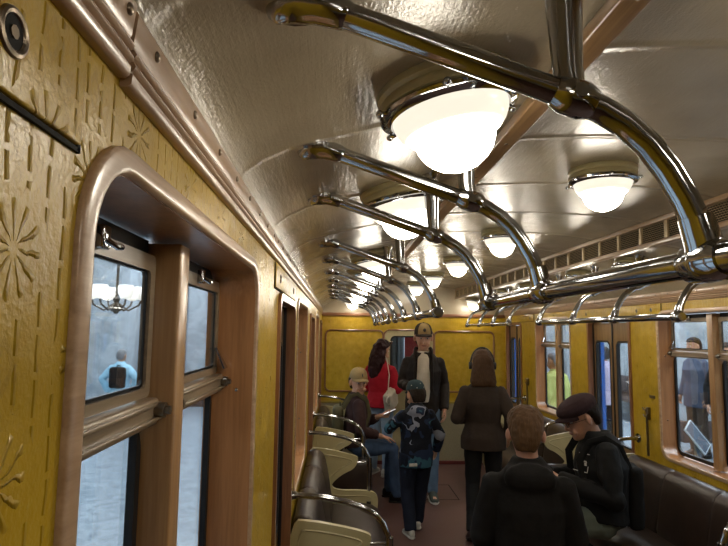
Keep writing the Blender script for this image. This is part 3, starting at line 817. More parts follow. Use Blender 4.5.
        for q in ('R', 'L'):
            e, w_ = j['elb' + q], j['wri' + q]; s0 = j['sh' + q]
            en = e + (w_ - e) * sleeve
            tube(bm, [s0 + (j['shl'] - s0) * .35 + V((0, 0, -.01)), s0, s0.lerp(e, .5), e, e.lerp(en, .5), en], [x * S_ * loose for x in (.05, .059, .06, .057, .052, .043)], 16)
            ball(bm, e, .057 * S_ * loose, 12); ball(bm, s0, .059 * S_ * loose, 12)
        if hood:
            b = j['neck']; c = b + V((0, -.085, -.055)) * S_
            ball(bm, c, (.125 * S_, .055 * S_, .075 * S_), 16); ball(bm, b + V((0, -.03, -.03)) * S_, (.12 * S_, .09 * S_, .045 * S_), 16)
        remesh(top, bm, topc, t, vox, 3, fold * S_, seed=len(label))
    if lower:
        bm = B(); trunk(bm, .008, 0, 2 if base is STAND else 1)
        for q in ('R', 'L'):
            k, a = j['knee' + q], j['ank' + q]; h = j['hip' + q]
            tube(bm, [h + (j['hip'] - h) * .1, h, h.lerp(k, .5), k, k.lerp(a, .5), a + (a - k).normalized() * .015 * S_], [x * S_ * legs for x in (.09, .098, .082, .067, .06, .056)], 16, round_ends=False)
            ball(bm, k, .067 * S_, 12)
            if base is SIT: ball(bm, h, .1 * S_, 14)
        remesh('trousers', bm, lower, t, vox, 3, .005 * S_, 13, len(label) + 3)
    if shoe:
        for q in ('R', 'L'):
            f, r, u = foot_axes(j['toe' + q]); a = j['ank' + q]
            bm = B()
            loft(bm, [(a + f * x * S_ + u * z * S_, r * w * S_, u * h * S_) for x, w, h, z in ((-.078, .014, .02, -.04), (-.072, .03, .04, -.03), (-.04, .038, .055, -.018), (.0, .041, .058, -.016), (.05, .043, .045, -.03), (.1, .047, .033, -.044), (.15, .044, .025, -.052), (.178, .03, .018, -.058), (.186, .012, .01, -.062))], 16)
            sh = obj('shoe', bm, shoe, t, local=True, angle=80)
            bm = B()
            loft(bm, [(a + f * x * S_ - u * .072 * S_, r * w * S_, u * .013 * S_) for x, w in ((-.085, .012), (-.078, .03), (-.05, .041), (.03, .043), (.1, .05), (.15, .047), (.18, .032), (.192, .012))], 12)
            obj('sole', bm, sole or MT['dark_sole'], sh, local=True, angle=50)
    return t, j, hf, R, S_, hS
def short_hair(t, hf, c, back=-.075, top=.0, fringe=.072):
    bm = B(); slices(bm, [(back, .055, -.05, -.088), (-.05, .067, -.045, -.1), (-.015, .077, -.03, -.112), (.02, .082, .0, -.115), (.045, .084, .05, -.117), (fringe, .083, .1, -.114), (.1, .07, .082, -.1), (.122 + top, .046, .052, -.072), (.134 + top, .016, .02, -.035)], hf)
    o = remesh('hair', bm, hairmat(c), t, .006, 2, .003, 40); return o
def dome(bm, f, a, b, cy, z0, h, a0=-PI, a1=PI, k=1.0, n=28, m=8):
    """cap crown: half ellipsoid, closed underneath"""
    full = a1 - a0 > 6.2
    rows = []
    for i in range(m):
        ph = PI / 2 * i / (m - .3)
        rows.append([bm.verts.new(f(V((a * k * math.sin(a0 + (a1 - a0) * q / n) * math.cos(ph) ** .7, cy + b * k * math.cos(a0 + (a1 - a0) * q / n) * math.cos(ph) ** .7, z0 + h * k * math.sin(ph))))) for q in range(n if full else n + 1)])
    L = len(rows[0])
    for A, C in zip(rows, rows[1:]):
        for q in range(L if full else L - 1): bm.faces.new((A[q], A[(q + 1) % L], C[(q + 1) % L], C[q]))
    bm.faces.new(rows[-1])
    if full: bm.faces.new(rows[0][::-1])
def brim(bm, f, w, y0, L, z, drop=.02, th=.006):
    top = []; n = 16
    for layer in (0, -th):
        g = []
        for i in range(n + 1):
            a = -PI / 2 + PI * i / n; s = math.sin(a); c = math.cos(a)
            row = []
            for q in (0, .5, 1):
                x = w * s; yb = y0 - abs(s) ** 2 * .06; yy = yb + (L * c ** .6 if c > 0 else 0) * q
                row.append(bm.verts.new(f(V((x, yy, z - drop * q - (s * s) * .012 + layer)))))
            g.append(row)
        top.append(g)
    T, U = top
    for i in range(n):
        for q in range(2):
            bm.faces.new((T[i][q], T[i + 1][q], T[i + 1][q + 1], T[i][q + 1])); bm.faces.new((U[i][q], U[i][q + 1], U[i + 1][q + 1], U[i + 1][q]))
        bm.faces.new((T[i][2], T[i + 1][2], U[i + 1][2], U[i][2])); bm.faces.new((T[i][0], U[i][0], U[i + 1][0], T[i + 1][0]))
def ball_cap(t, hf, crown, brimc, front=None, emblem=None, z0=.042):
    bm = B(); dome(bm, hf, .088, .111, -.006, z0, .1); cp = obj('cap', bm, crown, t, local=True, angle=60)
    bm = B(); brim(bm, hf, .078, .085, .085, z0 + .012); obj('cap_brim', bm, brimc, cp, local=True, angle=60)
    if front:
        bm = B(); dome(bm, hf, .088, .111, -.006, z0, .1, -.75, .75, 1.02, 16, 7); obj('cap_front', bm, front, cp, local=True, angle=60)
    if emblem:
        bm = B(); c = hf((0, .104, z0 + .042)); ball(bm, c, (.017, .006, .02), 14); obj('cap_emblem', bm, emblem, cp, local=True)
    bm = B(); ball(bm, hf((0, -.006, z0 + .1)), .008, 8); obj('cap_button', bm, crown, cp, local=True)
    return cp
def backpack(label, t_loc, yaw, w, d, h, mat, strapmat, shR=None, extra=True):
    """a bag of its own: rounded pack with pocket, top handle and two straps going forward over the shoulders"""
    b = thing('backpack', label, 'backpack', t_loc, yaw)
    bm = B(); box(bm, -w / 2, w / 2, -d / 2, d / 2, 0, h, min(w, d, h) * .3); remesh('bag', bm, mat, b, .01, 6, .006, 9)
    bm = B(); box(bm, -w * .36, w * .36, -d * .66, -d * .3, h * .08, h * .5, .02); remesh('pocket', bm, mat, b, .008, 4, .003, 14)
    bm = B(); tube(bm, [(-.03, d * .2, h - .01), (-.025, d * .2, h + .03), (.025, d * .2, h + .03), (.03, d * .2, h - .01)], .008, 8); obj('handle', bm, strapmat, b, local=True)
    return b
def strap(t, pts, mat, w=.022, th=.006):
    bm = B(); P = [V(p) for p in pts]; tube(bm, P, [(th, w)] * len(P), 10); return bm

COLR = dict(black=m_fabric('black_cloth', '#141414', .8, .2), jet=m_fabric('black_hoodie', '#161515', .85, .25), darkbrown=m_fabric('dark_brown_nylon', '#211a16', .6, .25),
    jeans=m_fabric('blue_denim', '#5f768f', .85, .25), paledenim=m_fabric('pale_denim', '#8497aa', .85, .2), darkdenim=m_fabric('dark_denim', '#40516a', .85, .25), navy=m_fabric('navy_cloth', '#181d2a', .85, .2),
    red=m_fabric('red_cloth', '#a01826', .8, .12), brown=m_fabric('brown_wool', '#352c26', .9, .15), maroon=m_fabric('dark_maroon_cloth', '#33211f', .85, .2),
    white=m_fabric('white_cotton', '#c4b8a6', .85, .06), khaki=m_fabric('khaki_cotton', '#7f6a46', .85, .1), olive=m_fabric('olive_webbing', '#4d4731', .85, .2), cream=m_fabric('cream_leather', '#b7ab98', .6, .06),
    greygreen=m_fabric('grey_green_cloth', '#626a60', .85, .12), flatcap=m_fabric('plum_wool', '#2e2022', .9, .15), tealcap=m_fabric('teal_grey_cloth', '#2b393d', .85, .12),
    lblue=m_fabric('light_blue_nylon', '#9cc8dc', .6, .08), lilac=m_fabric('lilac_cotton', '#b7aec6', .85, .06), vest=m_fabric('lime_vest', '#b3bf74', .7, .06), greyblue=m_fabric('grey_blue_cloth', '#4a5263', .8, .15),
    brownt=m_fabric('brown_trousers', '#5d4f44', .85, .12), grey=m_fabric('grey_cloth', '#6d7276', .85, .1))
SHOE = dict(black=m_plain('black_leather_shoe', '#121112', .35), green=m_plain('dark_green_suede', '#2c332c', .7), white=m_plain('white_trainer', '#b4b3aa', .6), brown=m_plain('brown_shoe', '#3b2d26', .5))
def camo():
    M = Mat('blue_camouflage', '#222233', .8, spec=.2); n = M.new('ShaderNodeTexVoronoi'); n.inputs['Scale'].default_value = 7.5; n.inputs['Randomness'].default_value = 1
    w = M.noise(6, 2); a = M.new('ShaderNodeVectorMath'); a.operation = 'ADD'
    M.link(M.co(), a.inputs[0]); M.link(w.v, a.inputs[1]); M.link(a.outputs[0], n.inputs['Vector'])
    sp = M.new('ShaderNodeSeparateColor'); M.link(n.outputs['Color'], sp.inputs[0])
    r = M.ramp(E(M.nt, sp.outputs[0]), [(0, '#10131c'), (.42, '#1f2a40'), (.6, '#2f5361'), (.74, '#11141d'), (.9, '#7b7f8c')])
    r.node.color_ramp.interpolation = 'CONSTANT'; M.set('Base Color', r)
    M.bump(M.noise(10, 3), .5, .02); return M.m
COLR['camo'] = camo()

# man standing in the dark jacket
t, j, hf, R, S_, hS = person('Tall man in a dark open jacket and cap standing by the end wall', (.955, 6.2, 0), math.radians(172), 1.82, hs=1.1, build=1.0, loose=1.0,
    pose=dict(elbR=(.22, .0, 1.14), wriR=(.15, .22, 1.13), handR=(-.3, .8, .1), palmR=(-.6, 0, -.8), elbL=(-.22, -.05, 1.13), wriL=(-.22, .06, .89),
              ankL=(-.09, .12, .085), kneeL=(-.1, .1, .5), ankR=(.1, -.28, .11), kneeR=(.1, .0, .5)),
    look=(.1, -.12, 0), top='jacket', topc=COLR['darkbrown'], hem=.09, lower=COLR['jeans'], shoe=SHOE['green'], sole=MT['white_sole'], collar=False)
bm = B(); loft(bm, [(j['waist'] + V((0, .06, -.12)), V((.08, 0, 0)), V((0, .115, 0))), (j['waist'] + V((0, .065, 0)), V((.08, 0, 0)), V((0, .125, 0))), (j['chest'] + V((0, .065, 0)), V((.085, 0, 0)), V((0, .125, 0))), (j['shl'] + V((0, .05, 0)), V((.08, 0, 0)), V((0, .095, 0))), (j['neck'] + V((0, .0, .01)), V((.066, 0, 0)), V((0, .068, 0)))], 20)
remesh('t_shirt', bm, COLR['white'], t, .008, 3, .003)
for s in (-1, 1):
    bm = B(); tube(bm, [j['neck'] + V((s * .08, -.03, .03)), j['neck'] + V((s * .09, .02, .015)), j['shl'] + V((s * .1, .09, .0)), j['chest'] + V((s * .095, .155, .03)), j['waist'] + V((s * .1, .15, 0))], [(.012, .03), (.016, .035), (.014, .035), (.01, .022), (.008, .015)], 12)
    obj('lapel', bm, COLR['darkbrown'], t, local=True, angle=70)
bm = B(); tube(bm, [j['neck'] + V((.078 * math.cos(a), -.005 + .075 * math.sin(a), .035)) for a in [math.radians(200 + 140 * k / 12) - (0 if 1 else 0) for k in range(13)]], [(.035, .014)] * 13, 12, round_ends=True)
obj('collar', bm, COLR['darkbrown'], t, local=True, angle=70)
short_hair(t, hf, '#2a1f17', fringe=.06)
ball_cap(t, hf, m_fabric('dark_brown_cap', '#2b211a', .85), m_fabric('dark_brown_peak', '#261c16', .85), COLR['khaki'], m_plain('dark_badge', '#17120f', .6))

# small boy in camouflage
t, j, hf, R, S_, hS = person('Small boy in a blue camouflage jacket and teal cap, back turned', (.72, 5.08, 0), math.radians(8), 1.30, hs=1.26, build=1.05, loose=1.15,
    pose=dict(elbL=(-.32, .06, 1.2), wriL=(-.12, .25, 1.3), handL=(.4, .7, .3), palmL=(.5, .5, -.5), elbR=(.29, -.02, 1.13), wriR=(.29, .12, .92),
              kneeL=(-.1, .03, .5), ankL=(-.1, -.12, .085), toeL=(-.1, 1, -.0), kneeR=(.09, .1, .51), ankR=(.06, .14, .1), head=(0, .03, 1.6)),
    look=(.15, -.15, 0), top='jacket', topc=COLR['camo'], hem=.06, hood=True, lower=COLR['navy'], legs=1.25, shoe=SHOE['white'], sole=MT['white_sole'], face=True)
short_hair(t, hf, '#2a2019', fringe=.05)
cp = ball_cap(t, hf, COLR['tealcap'], COLR['tealcap'])
for a, z in ((2.6, .065), (3.5, .06), (3.0, .1), (2.1, .08), (4.1, .085)):
    k = math.cos(math.asin(min(.95, (z - .042) / .1))) ** .7
    bm = B(); ball(bm, hf((.089 * k * math.sin(a), -.006 + .112 * k * math.cos(a), z)), .006 * S_, 8); obj('cap_star', bm, MT['white_sole'], cp, local=True)
bm = B(); box(bm, -.1, -.03, -.142, -.136, .60, .625, .002); obj('jacket_label', bm, MT['white_sole'], t, local=True)

# woman in the brown blazer
t, j, hf, R, S_, hS = person('Woman with shoulder-length brown hair in a brown blazer, walking away', (1.29, 4.95, 0), math.radians(-9), 1.58, hs=1.1, female=True, build=1.1, loose=1.1,
    pose=dict(elbL=(-.255, -.06, 1.12), wriL=(-.16, .18, 1.08), handL=(.4, .8, .1), palmL=(.6, 0, -.7), elbR=(.255, -.06, 1.14), wriR=(.255, .1, .93), kneeL=(-.105, .0, .5), ankL=(-.12, -.17, .13), toeL=(-.1, .9, -.35), kneeR=(.1, .05, .5), ankR=(.09, .06, .085)),
    look=(0, -.1, 0), top='blazer', topc=COLR['brown'], hem=.0, fold=.003, lower=COLR['black'], shoe=SHOE['black'])
bm = B(); slices(bm, [(-.2, .07, -.045, -.085), (-.19, .1, -.025, -.115), (-.15, .112, -.0, -.125), (-.09, .104, .0, -.126), (-.02, .093, .0, -.124), (.03, .088, .01, -.124), (.06, .087, .06, -.12), (.085, .08, .098, -.11), (.115, .062, .07, -.09), (.135, .035, .04, -.06), (.14, .01, .0, -.02)], hf)
remesh('hair', bm, hairmat('#49321f'), t, .007, 2, .006, 22)
hp = thing('headphones', 'black headphones worn on the head of the woman in the brown blazer', 'headphones', V((1.29, 4.95, 0)) + Matrix.Rotation(math.radians(-9), 3, 'Z') @ hf((0, 0, 0)), math.radians(-9))
bm = B(); o_ = hf((0, 0, 0))
tube(bm, [R @ (V((.103 * math.cos(a), -.012, .0 + .152 * math.sin(a))) * hS) for a in [PI * k / 16 for k in range(17)]], [(.009, .012)] * 17, 10); obj('headband', bm, MT['rubber'], hp, local=True)
for s in (-1, 1):
    bm = B(); tube(bm, [R @ (V((s * .092, -.012, -.008)) * hS), R @ (V((s * .118, -.012, -.008)) * hS)], .032, 18); obj('ear_cup', bm, MT['rubber'], hp, local=True)

# woman in red
t, j, hf, R, S_, hS = person('Woman in a red jacket with long wavy hair, facing the end wall', (.56, 7.08, 0), math.radians(-38), 1.63, hs=1.08, female=True, build=1.15, loose=1.2,
    pose=dict(elbR=(.25, .0, 1.13), wriR=(.17, .25, 1.14), handR=(-.3, 1, .15), palmR=(-.7, 0, .7), elbL=(-.26, -.0, 1.13), wriL=(-.12, .22, 1.1), handL=(.5, .8, .1), palmL=(.6, 0, .6)),
    look=(-.15, -.2, 0), top='jacket', topc=COLR['red'], hem=-.05, lower=COLR['paledenim'], shoe=SHOE['white'], sole=MT['white_sole'])
bm = B(); slices(bm, [(-.36, .02, -.08, -.12), (-.33, .055, -.05, -.135), (-.25, .085, -.03, -.15), (-.15, .105, -.005, -.15), (-.08, .105, .0, -.14), (-.02, .096, .0, -.13), (.03, .09, .01, -.125), (.06, .088, .06, -.12), (.085, .08, .098, -.11), (.115, .062, .07, -.09), (.135, .035, .04, -.06)], hf)
remesh('hair', bm, hairmat('#2b1214'), t, .008, 2, .016, 17)
RZ = Matrix.Rotation(math.radians(-38), 3, 'Z'); base_r = V((.56, 7.08, 0))
def wp(p): return base_r + RZ @ V(p)
sg = thing('sunglasses', 'sunglasses pushed up on the hair of the woman in red', 'sunglasses', wp(hf((0, .07, .11))))
for s in (-1, 1):
    bm = B(); c = RZ @ (R @ V((s * .038, .03, .012))); ball(bm, c, (.03, .012, .022), 12, RZ @ R); obj('lens', bm, MT['chrome'], sg, local=True)
    bm = B(); tube(bm, [RZ @ (R @ V((s * .066, .028, .012))), RZ @ (R @ V((s * .094, -.06, -.01)))], .003, 6); obj('temple', bm, MT['rubber'], sg, local=True)
ph = thing('phone', 'phone with a lit screen held by the woman in red', 'phone', wp(j['wriR'] + V((-.06, .13, .035))), math.radians(-38))
bm = B(); box(bm, -.04, .04, -.08, .08, -.004, .004, .003)
for v in bm.verts: v.co = Matrix.Rotation(.5, 3, 'X') @ v.co
obj('case', bm, MT['rubber'], ph, local=True)
bm = B(); box(bm, -.036, .036, -.074, .074, .0042, .0052)
for v in bm.verts: v.co = Matrix.Rotation(.5, 3, 'X') @ v.co
obj('screen', bm, emit('lit_screen', (.8, .9, 1, 1), .4), ph, local=True)
hb = thing('shoulder_bag', 'cream shoulder bag hanging at the side of the woman in red', 'bag', wp((.2, -.06, .83)), math.radians(-25))
bm = B(); box(bm, -.05, .05, -.13, .13, .0, .22, .02)
for v in bm.verts: v.co = Matrix.Rotation(.35, 3, 'X') @ v.co
remesh('bag', bm, COLR['cream'], hb, .008, 3, .004, 14)
bm = B(); a0 = V((0, -.12, .2)); tube(bm, [(.0, -.15, .17), (-.0, -.1, .4), (-.06, -.02, .58), (-.1, .03, .62), (-.11, .1, .55), (-.06, .12, .3), (0, .06, .24)], [(.004, .014)] * 7, 8); obj('strap', bm, COLR['cream'], hb, local=True)
bm = B(); tube(bm, [(.03, -.2, .16), (.03, -.26, .14), (.03, -.28, .1), (.03, -.22, .06), (.03, -.12, .08)], .008, 8); obj('handle', bm, COLR['cream'], hb, local=True)

# seated man on the left bench
t, j, hf, R, S_, hS = person('Seated man in a khaki cap and dark maroon top on the left bench', (.24, 6.08, -.01), math.radians(-90), 1.7, SIT, hs=1.12, loose=1.1,
    pose=dict(kneeR=(.11, .37, .56), kneeL=(-.11, .37, .56), ankR=(.11, .42, .085), ankL=(-.11, .36, .085), elbR=(.27, .02, .78), wriR=(.16, .25, .7), handR=(-.1, 1, -.25), palmR=(0, -.2, -1), elbL=(-.22, .1, .79), wriL=(-.08, .25, .88), handL=(.3, 1, .1), palmL=(.5, 0, .8), head=(0, .0, 1.255), neck=(0, -.02, 1.115)),
    look=(-1.25, -.08, 0), top='pullover', topc=COLR['maroon'], hem=-.0, sleeve=.75, lower=COLR['darkdenim'], shoe=SHOE['black'], curl=(.25, .8))
short_hair(t, hf, '#2e241c', fringe=.05)
ball_cap(t, hf, COLR['khaki'], COLR['khaki'], None, m_plain('dark_cap_badge', '#2a2018', .6))
RZ = Matrix.Rotation(math.radians(-90), 3, 'Z'); base_r = V((.24, 6.08, 0))
ph = thing('phone', 'dark phone in the hand of the seated man in the khaki cap', 'phone', wp(j['wriL'] + V((.03, .1, .035))), math.radians(-90))
bm = B(); box(bm, -.04, .04, -.075, .075, -.004, .004, .003)
for v in bm.verts: v.co = Matrix.Rotation(.4, 3, 'X') @ v.co
obj('case', bm, MT['rubber'], ph, local=True)
bm = B(); box(bm, -.036, .036, -.07, .07, .0042, .005)
for v in bm.verts: v.co = Matrix.Rotation(.4, 3, 'X') @ v.co
obj('screen', bm, emit('dim_screen', (.8, .85, 1, 1), .12), ph, local=True)
bp = backpack('olive backpack on the back of the seated man in the khaki cap', wp((0, -.215, .5)), math.radians(-90), .3, .11, .46, COLR['olive'], COLR['olive'])
for s in (-1, 1):
    bm = strap(bp, [(s * .1, .05, .44), (s * .115, .13, .575), (s * .12, .2, .6), (s * .125, .3, .53), (s * .13, .33, .4), (s * .16, .28, .26), (s * .19, .14, .16)], COLR['olive']); obj('strap', bm, COLR['olive'], bp, local=True)

# boy in the foreground
t, j, hf, R, S_, hS = person('Boy in a black hoodie with short light brown hair, nearest the viewer', (.80, 2.36, 0), math.radians(-13), 1.44, hs=1.05, build=.96, loose=1.08, skinc='#b0806a', vox=.007,
    pose=dict(elbL=(-.225, .0, 1.12), wriL=(-.2, .16, .93), elbR=(.225, .02, 1.12), wriR=(.2, .2, 1.0), head=(-.005, .02, 1.615)),
    look=(-.06, -.12, .0), top='hoodie', topc=COLR['jet'], hem=.1, hood=True, lower=COLR['navy'], shoe=SHOE['white'], sole=MT['white_sole'])
bm = B(); slices(bm, [(-.075, .04, -.06, -.09), (-.06, .052, -.055, -.1), (-.035, .062, -.05, -.112), (-.005, .072, -.038, -.118), (.022, .079, -.015, -.12), (.045, .086, .05, -.121), (.072, .086, .1, -.118), (.1, .077, .088, -.106), (.124, .054, .058, -.08), (.138, .024, .025, -.04)], hf)
remesh('hair', bm, hairmat('#5e4630'), t, .005, 2, .004, 45)

# man in the flat cap
FY = 3.68; yaw = math.radians(80)
t, j, hf, R, S_, hS = person('Man in a plum flat cap and black jacket seated on the right, looking down', (1.72, FY, -.01), yaw, 1.79, SIT, hs=1.06, build=1.12, loose=1.15, skinc='#a87c64', vox=.007,
    pose=dict(waist=(0, -.02, .73), chest=(0, -.01, .9), shl=(0, .0, 1.03), neck=(0, .02, 1.08), head=(0, .1, 1.185), shR=(.175, .0, 1.0), shL=(-.175, .0, 1.0),
              elbL=(-.26, -.01, .75), wriL=(-.1, .27, .82), handL=(.5, .8, .25), palmL=(.6, 0, -.7), elbR=(.26, .03, .75), wriR=(.1, .29, .8), handR=(-.4, .8, .2), palmR=(-.6, 0, -.7)),
    look=(.12, -.36, 0), top='jacket', topc=COLR['black'], hem=.0, lower=COLR['greygreen'], shoe=SHOE['black'], curl=(.8, .7))
short_hair(t, hf, '#1d1612', back=-.06, fringe=.055)
bm = B(); slices(bm, [(.036, .083, .1, -.11), (.046, .091, .115, -.118), (.07, .097, .135, -.122), (.096, .093, .13, -.112), (.118, .076, .1, -.085), (.132, .043, .055, -.045), (.138, .012, .02, -.01)], lambda p: hf(V((p[0], p[1], p[2] + p[1] * -.12))))
cp = remesh('flat_cap', bm, COLR['flatcap'], t, .006, 3, .002, 20)
bm = B(); brim(bm, hf, .08, .1, .06, .046, .012, .01); obj('cap_peak', bm, COLR['flatcap'], cp, local=True, angle=60)
RZ = Matrix.Rotation(yaw, 3, 'Z'); base_r = V((1.72, FY, -.01))
gl = thing('glasses', 'thin glasses on the face of the man in the flat cap', 'glasses', wp(hf((0, .1, 0))), 0)
gw = lambda p: RZ @ (R @ (V(p) * hS))
for s in (-1, 1):
    bm = B(); tube(bm, [gw((s * .033 + .022 * math.cos(a), .008 - abs(math.cos(a) * .004), .0 + .016 * math.sin(a))) for a in [2 * PI * k / 20 for k in range(20)]], .0022, 6, closed=True); obj('lens_frame', bm, MT['rubber'], gl, local=True)
    bm = B(); tube(bm, [gw((s * .056, .004, .004)), gw((s * .079, -.03, .006)), gw((s * .084, -.11, .004))], .002, 6); obj('temple', bm, MT['rubber'], gl, local=True)
bm = B(); tube(bm, [gw((-.011, .009, .003)), gw((0, .014, .006)), gw((.011, .009, .003))], .002, 6); obj('bridge', bm, MT['rubber'], gl, local=True)
# white print on the chest: outlined letters between two bars
def text_mesh(txt, size):
    c = bpy.data.curves.new('t', 'FONT'); c.body = txt; c.size = size; c.extrude = .0015; c.align_x = 'CENTER'; c.align_y = 'CENTER'; c.offset = .001
    o = bpy.data.objects.new('t', c); COL.objects.link(o)
    dg = bpy.context.evaluated_depsgraph_get(); dg.update(); m = bpy.data.meshes.new_from_object(o.evaluated_get(dg)); bpy.data.objects.remove(o); return m
def chest_print(t, center, nrm, up):
    nrm = V(nrm).normalized(); r = V(up).cross(nrm).normalized(); u = nrm.cross(r)
    m = text_mesh('ava', .06); M4 = Matrix(((r.x, u.x, nrm.x), (r.y, u.y, nrm.y), (r.z, u.z, nrm.z)))
    bm = B(); bm.from_mesh(m)
    for v in bm.verts: v.co.x *= .9
    mt = m_plain('white_print', '#b8b2a8', .7)
    for v in bm.verts: v.co = M4 @ v.co + V(center)
    obj('chest_lettering', bm, mt, t, local=True, smooth=False)
    for a in ((-.035, .045, .05, .054), (-.06, .05, -.06, -.056), (.046, .05, -.056, -.02)):
        bm = B(); box(bm, a[0], a[1], a[2], a[3], 0, .0015)
        for v in bm.verts: v.co = M4 @ v.co + V(center)
        obj('print_bar', bm, mt, t, local=True, smooth=False)
PRINT = (t, j, S_)
bp = backpack('black backpack on the back of the man in the flat cap', wp((0, -.19, .55)), yaw, .26, .09, .38, COLR['black'], COLR['black'])
for s in (-1, 1):
    bm = strap(bp, [(s * .11, .04, .36), (s * .135, .1, .50), (s * .14, .19, .555), (s * .145, .28, .53), (s * .15, .345, .42), (s * .17, .33, .3), (s * .22, .18, .18)], COLR['black'], .026, .008); obj('strap', bm, COLR['black'], bp, local=True)
t, j, S_ = PRINT
jk = [o for o in t.children if o.name.startswith('jacket')][0]
bpy.context.view_layer.update()
org = j['chest'] + V((-.42, .5, .03)); ok, loc, nrm, _ = jk.ray_cast(org, V((.6, -.75, 0)).normalized())
if ok: chest_print(t, loc + nrm * .024, nrm + V((-.12, .1, .0)), (0, 0, 1))

# ------------------------------------------------------------------ the station outside both sides
ZP = -.03
bm = B(); box(bm, 2.55, 9, -3, 17, ZP - .2, ZP); S(obj('floor_right_platform', bm, MT['granite']))
bm = B(); box(bm, -8, -.45, -3, 17, ZP - .3, ZP - .1); S(obj('floor_left_platform', bm, MT['granite']))
bm = B(); box(bm, 6.6, 6.8, -3, 17, ZP, 4.6); S(obj('wall_right_platform', bm, MT['marble']))
bm = B(); box(bm, -6.2, -6, -3, 17, ZP - .1, 4.6); S(obj('wall_left_platform', bm, MT['marble']))
bm = B(); box(bm, -6, 9, 16, 16.2, ZP, 4.6); S(obj('wall_far_platform', bm, MT['marble']))
bm = B(); box(bm, -8, 9, -3, 17, 4.5, 4.6); S(obj('ceiling_station', bm, m_plain('white_plaster', '#c9ccca', .8)))
def pillar(n, x, y, w, d, zb):
    p = struct('wall_pillar_%d' % n, (x, y, zb)); bm = B()
    box(bm, x - w / 2, x + w / 2, y - d / 2, y + d / 2, zb, 4.5, .02); obj('shaft', bm, MT['marble'], p)
    bm = B(); box(bm, x - w / 2 - .06, x + w / 2 + .06, y - d / 2 - .06, y + d / 2 + .06, zb, zb + .35, .02); obj('plinth', bm, MT['brownstone'], p)
for k, (x, y) in enumerate(((6.2, 6.0), (6.2, 9.9), (6.2, 13.6))): pillar(k + 1, x, y, .7, 1.1, ZP)
for k, (x, y) in enumerate(((-4.6, 7.2), (-4.6, 12.0), (-3.3, 14.6))): pillar(k + 4, x, y, .8, .9, ZP - .1)
def platform_bench(x, y):
    t = thing('platform_bench', 'dark brown bench along the marble wall outside the right door', 'bench', (x, y, ZP))
    bm = B(); box(bm, x - .25, x + .25, y - .9, y + .9, .38, .46, .01); obj('seat', bm, MT['brownstone'], t)
    bm = B(); box(bm, x + .2, x + .26, y - .9, y + .9, .46, .85, .01); obj('backrest', bm, MT['brownstone'], t)
    for q in (-.75, .75):
        bm = B(); box(bm, x - .2, x + .2, y + q - .06, y + q + .06, ZP, .38, .01); obj('leg', bm, MT['brownstone'], t)
platform_bench(6.15, 11.8)
# reading stand
t = thing('reading_stand', 'slanted information stand on the platform outside the near right window', 'stand', (3.66, 5.55, ZP))
bm = B(); box(bm, 3.555, 3.605, 5.5, 5.54, ZP, .75, .005); box(bm, 3.45, 3.72, 5.38, 5.66, ZP, ZP + .02, .005); obj('post', bm, m_plain('stand_grey', '#5f6b78', .4), t)
Lr = V((.62, .0, -.76)).normalized(); Wr = V((.74, .45, .45)); Wr = (Wr - Lr * Wr.dot(Lr)).normalized(); Nr = Wr.cross(Lr)
Mr = Matrix.Translation(V((3.57, 5.5, .75))) @ Matrix((Lr, Wr, Nr)).transposed().to_4x4()
bm = B(); box(bm, -.15, .15, -.07, .07, -.006, .006, .002); bm.transform(Mr); obj('panel', bm, m_plain('stand_slate', '#56606e', .35), t)
bm = B()
for q in ((-.156, .156, -.077, -.068), (-.156, .156, .068, .077), (-.156, -.147, -.077, .077), (.147, .156, -.077, .077)): box(bm, *q, -.009, .009, .002)
bm.transform(Mr); obj('panel_frame', bm, m_plain('stand_white', '#c6d2dc', .4), t)
# grey cabinet the leaning man rests on
t = thing('platform_cabinet', 'pale grey cabinet on the platform seen through the farthest right door', 'cabinet', (2.95, 8.75, ZP))
bm = B(); box(bm, 2.62, 3.3, 8.62, 9.1, ZP, 1.1, .02); obj('body', bm, MT['granite'], t)
bm = B(); box(bm, 2.58, 3.34, 8.58, 9.14, 1.1, 1.15, .01); obj('top', bm, m_plain('cabinet_top', '#d5dade', .4), t)
# wall sign beyond the right door
bm = B(); box(bm, 6.56, 6.6, 11.9, 12.5, 1.75, 2.05, .005); tag(obj('wall_sign', bm, m_plain('sign_enamel', '#d2d6d8', .4)), 'small white plate on the marble wall beyond the right door', 'sign')

PL = dict(vox=.014, fold=.006, face=True)
person('Person in a light blue jacket with a dark backpack outside the near left window', (-3.84, 10.3, ZP - .1), math.radians(-5), 1.5, top='jacket', topc=COLR['lblue'], lower=COLR['navy'], shoe=SHOE['white'], sole=MT['white_sole'], loose=1.35, build=1.15, hs=1.05, collar=True,
       pose=dict(ankL=(-.1, -.15, .1), elbL=(-.36, -.03, 1.15), elbR=(.36, -.03, 1.15)), **PL)
pt = bpy.context.scene.objects['person.007'] if 'person.007' in bpy.context.scene.objects else None
def platform_hair(o, c, H, base=STAND):
    S_ = H / 1.75; hd = V(base['head']) * S_
    return short_hair(o, lambda p: hd + V(p) * S_ * 1.05, c)
PP = [o for o in COL.objects if o.name.startswith('person') and o.parent is None]
platform_hair(PP[-1], '#8d8f92', 1.5)
backpack('dark backpack on the person in the light blue jacket on the left platform', (-3.83, 10.15, ZP - .1 + .84), math.radians(-5), .27, .13, .36, COLR['black'], COLR['black'])
def plat(label, x, y, yaw, H, top, low, hair, shoe=SHOE['brown'], name='jacket', **kw):
    r = person(label, (x, y, ZP), math.radians(yaw), H, top=name, topc=COLR[top], lower=COLR[low], shoe=shoe, **dict(PL, **kw))
    platform_hair(r[0], hair, H); return r
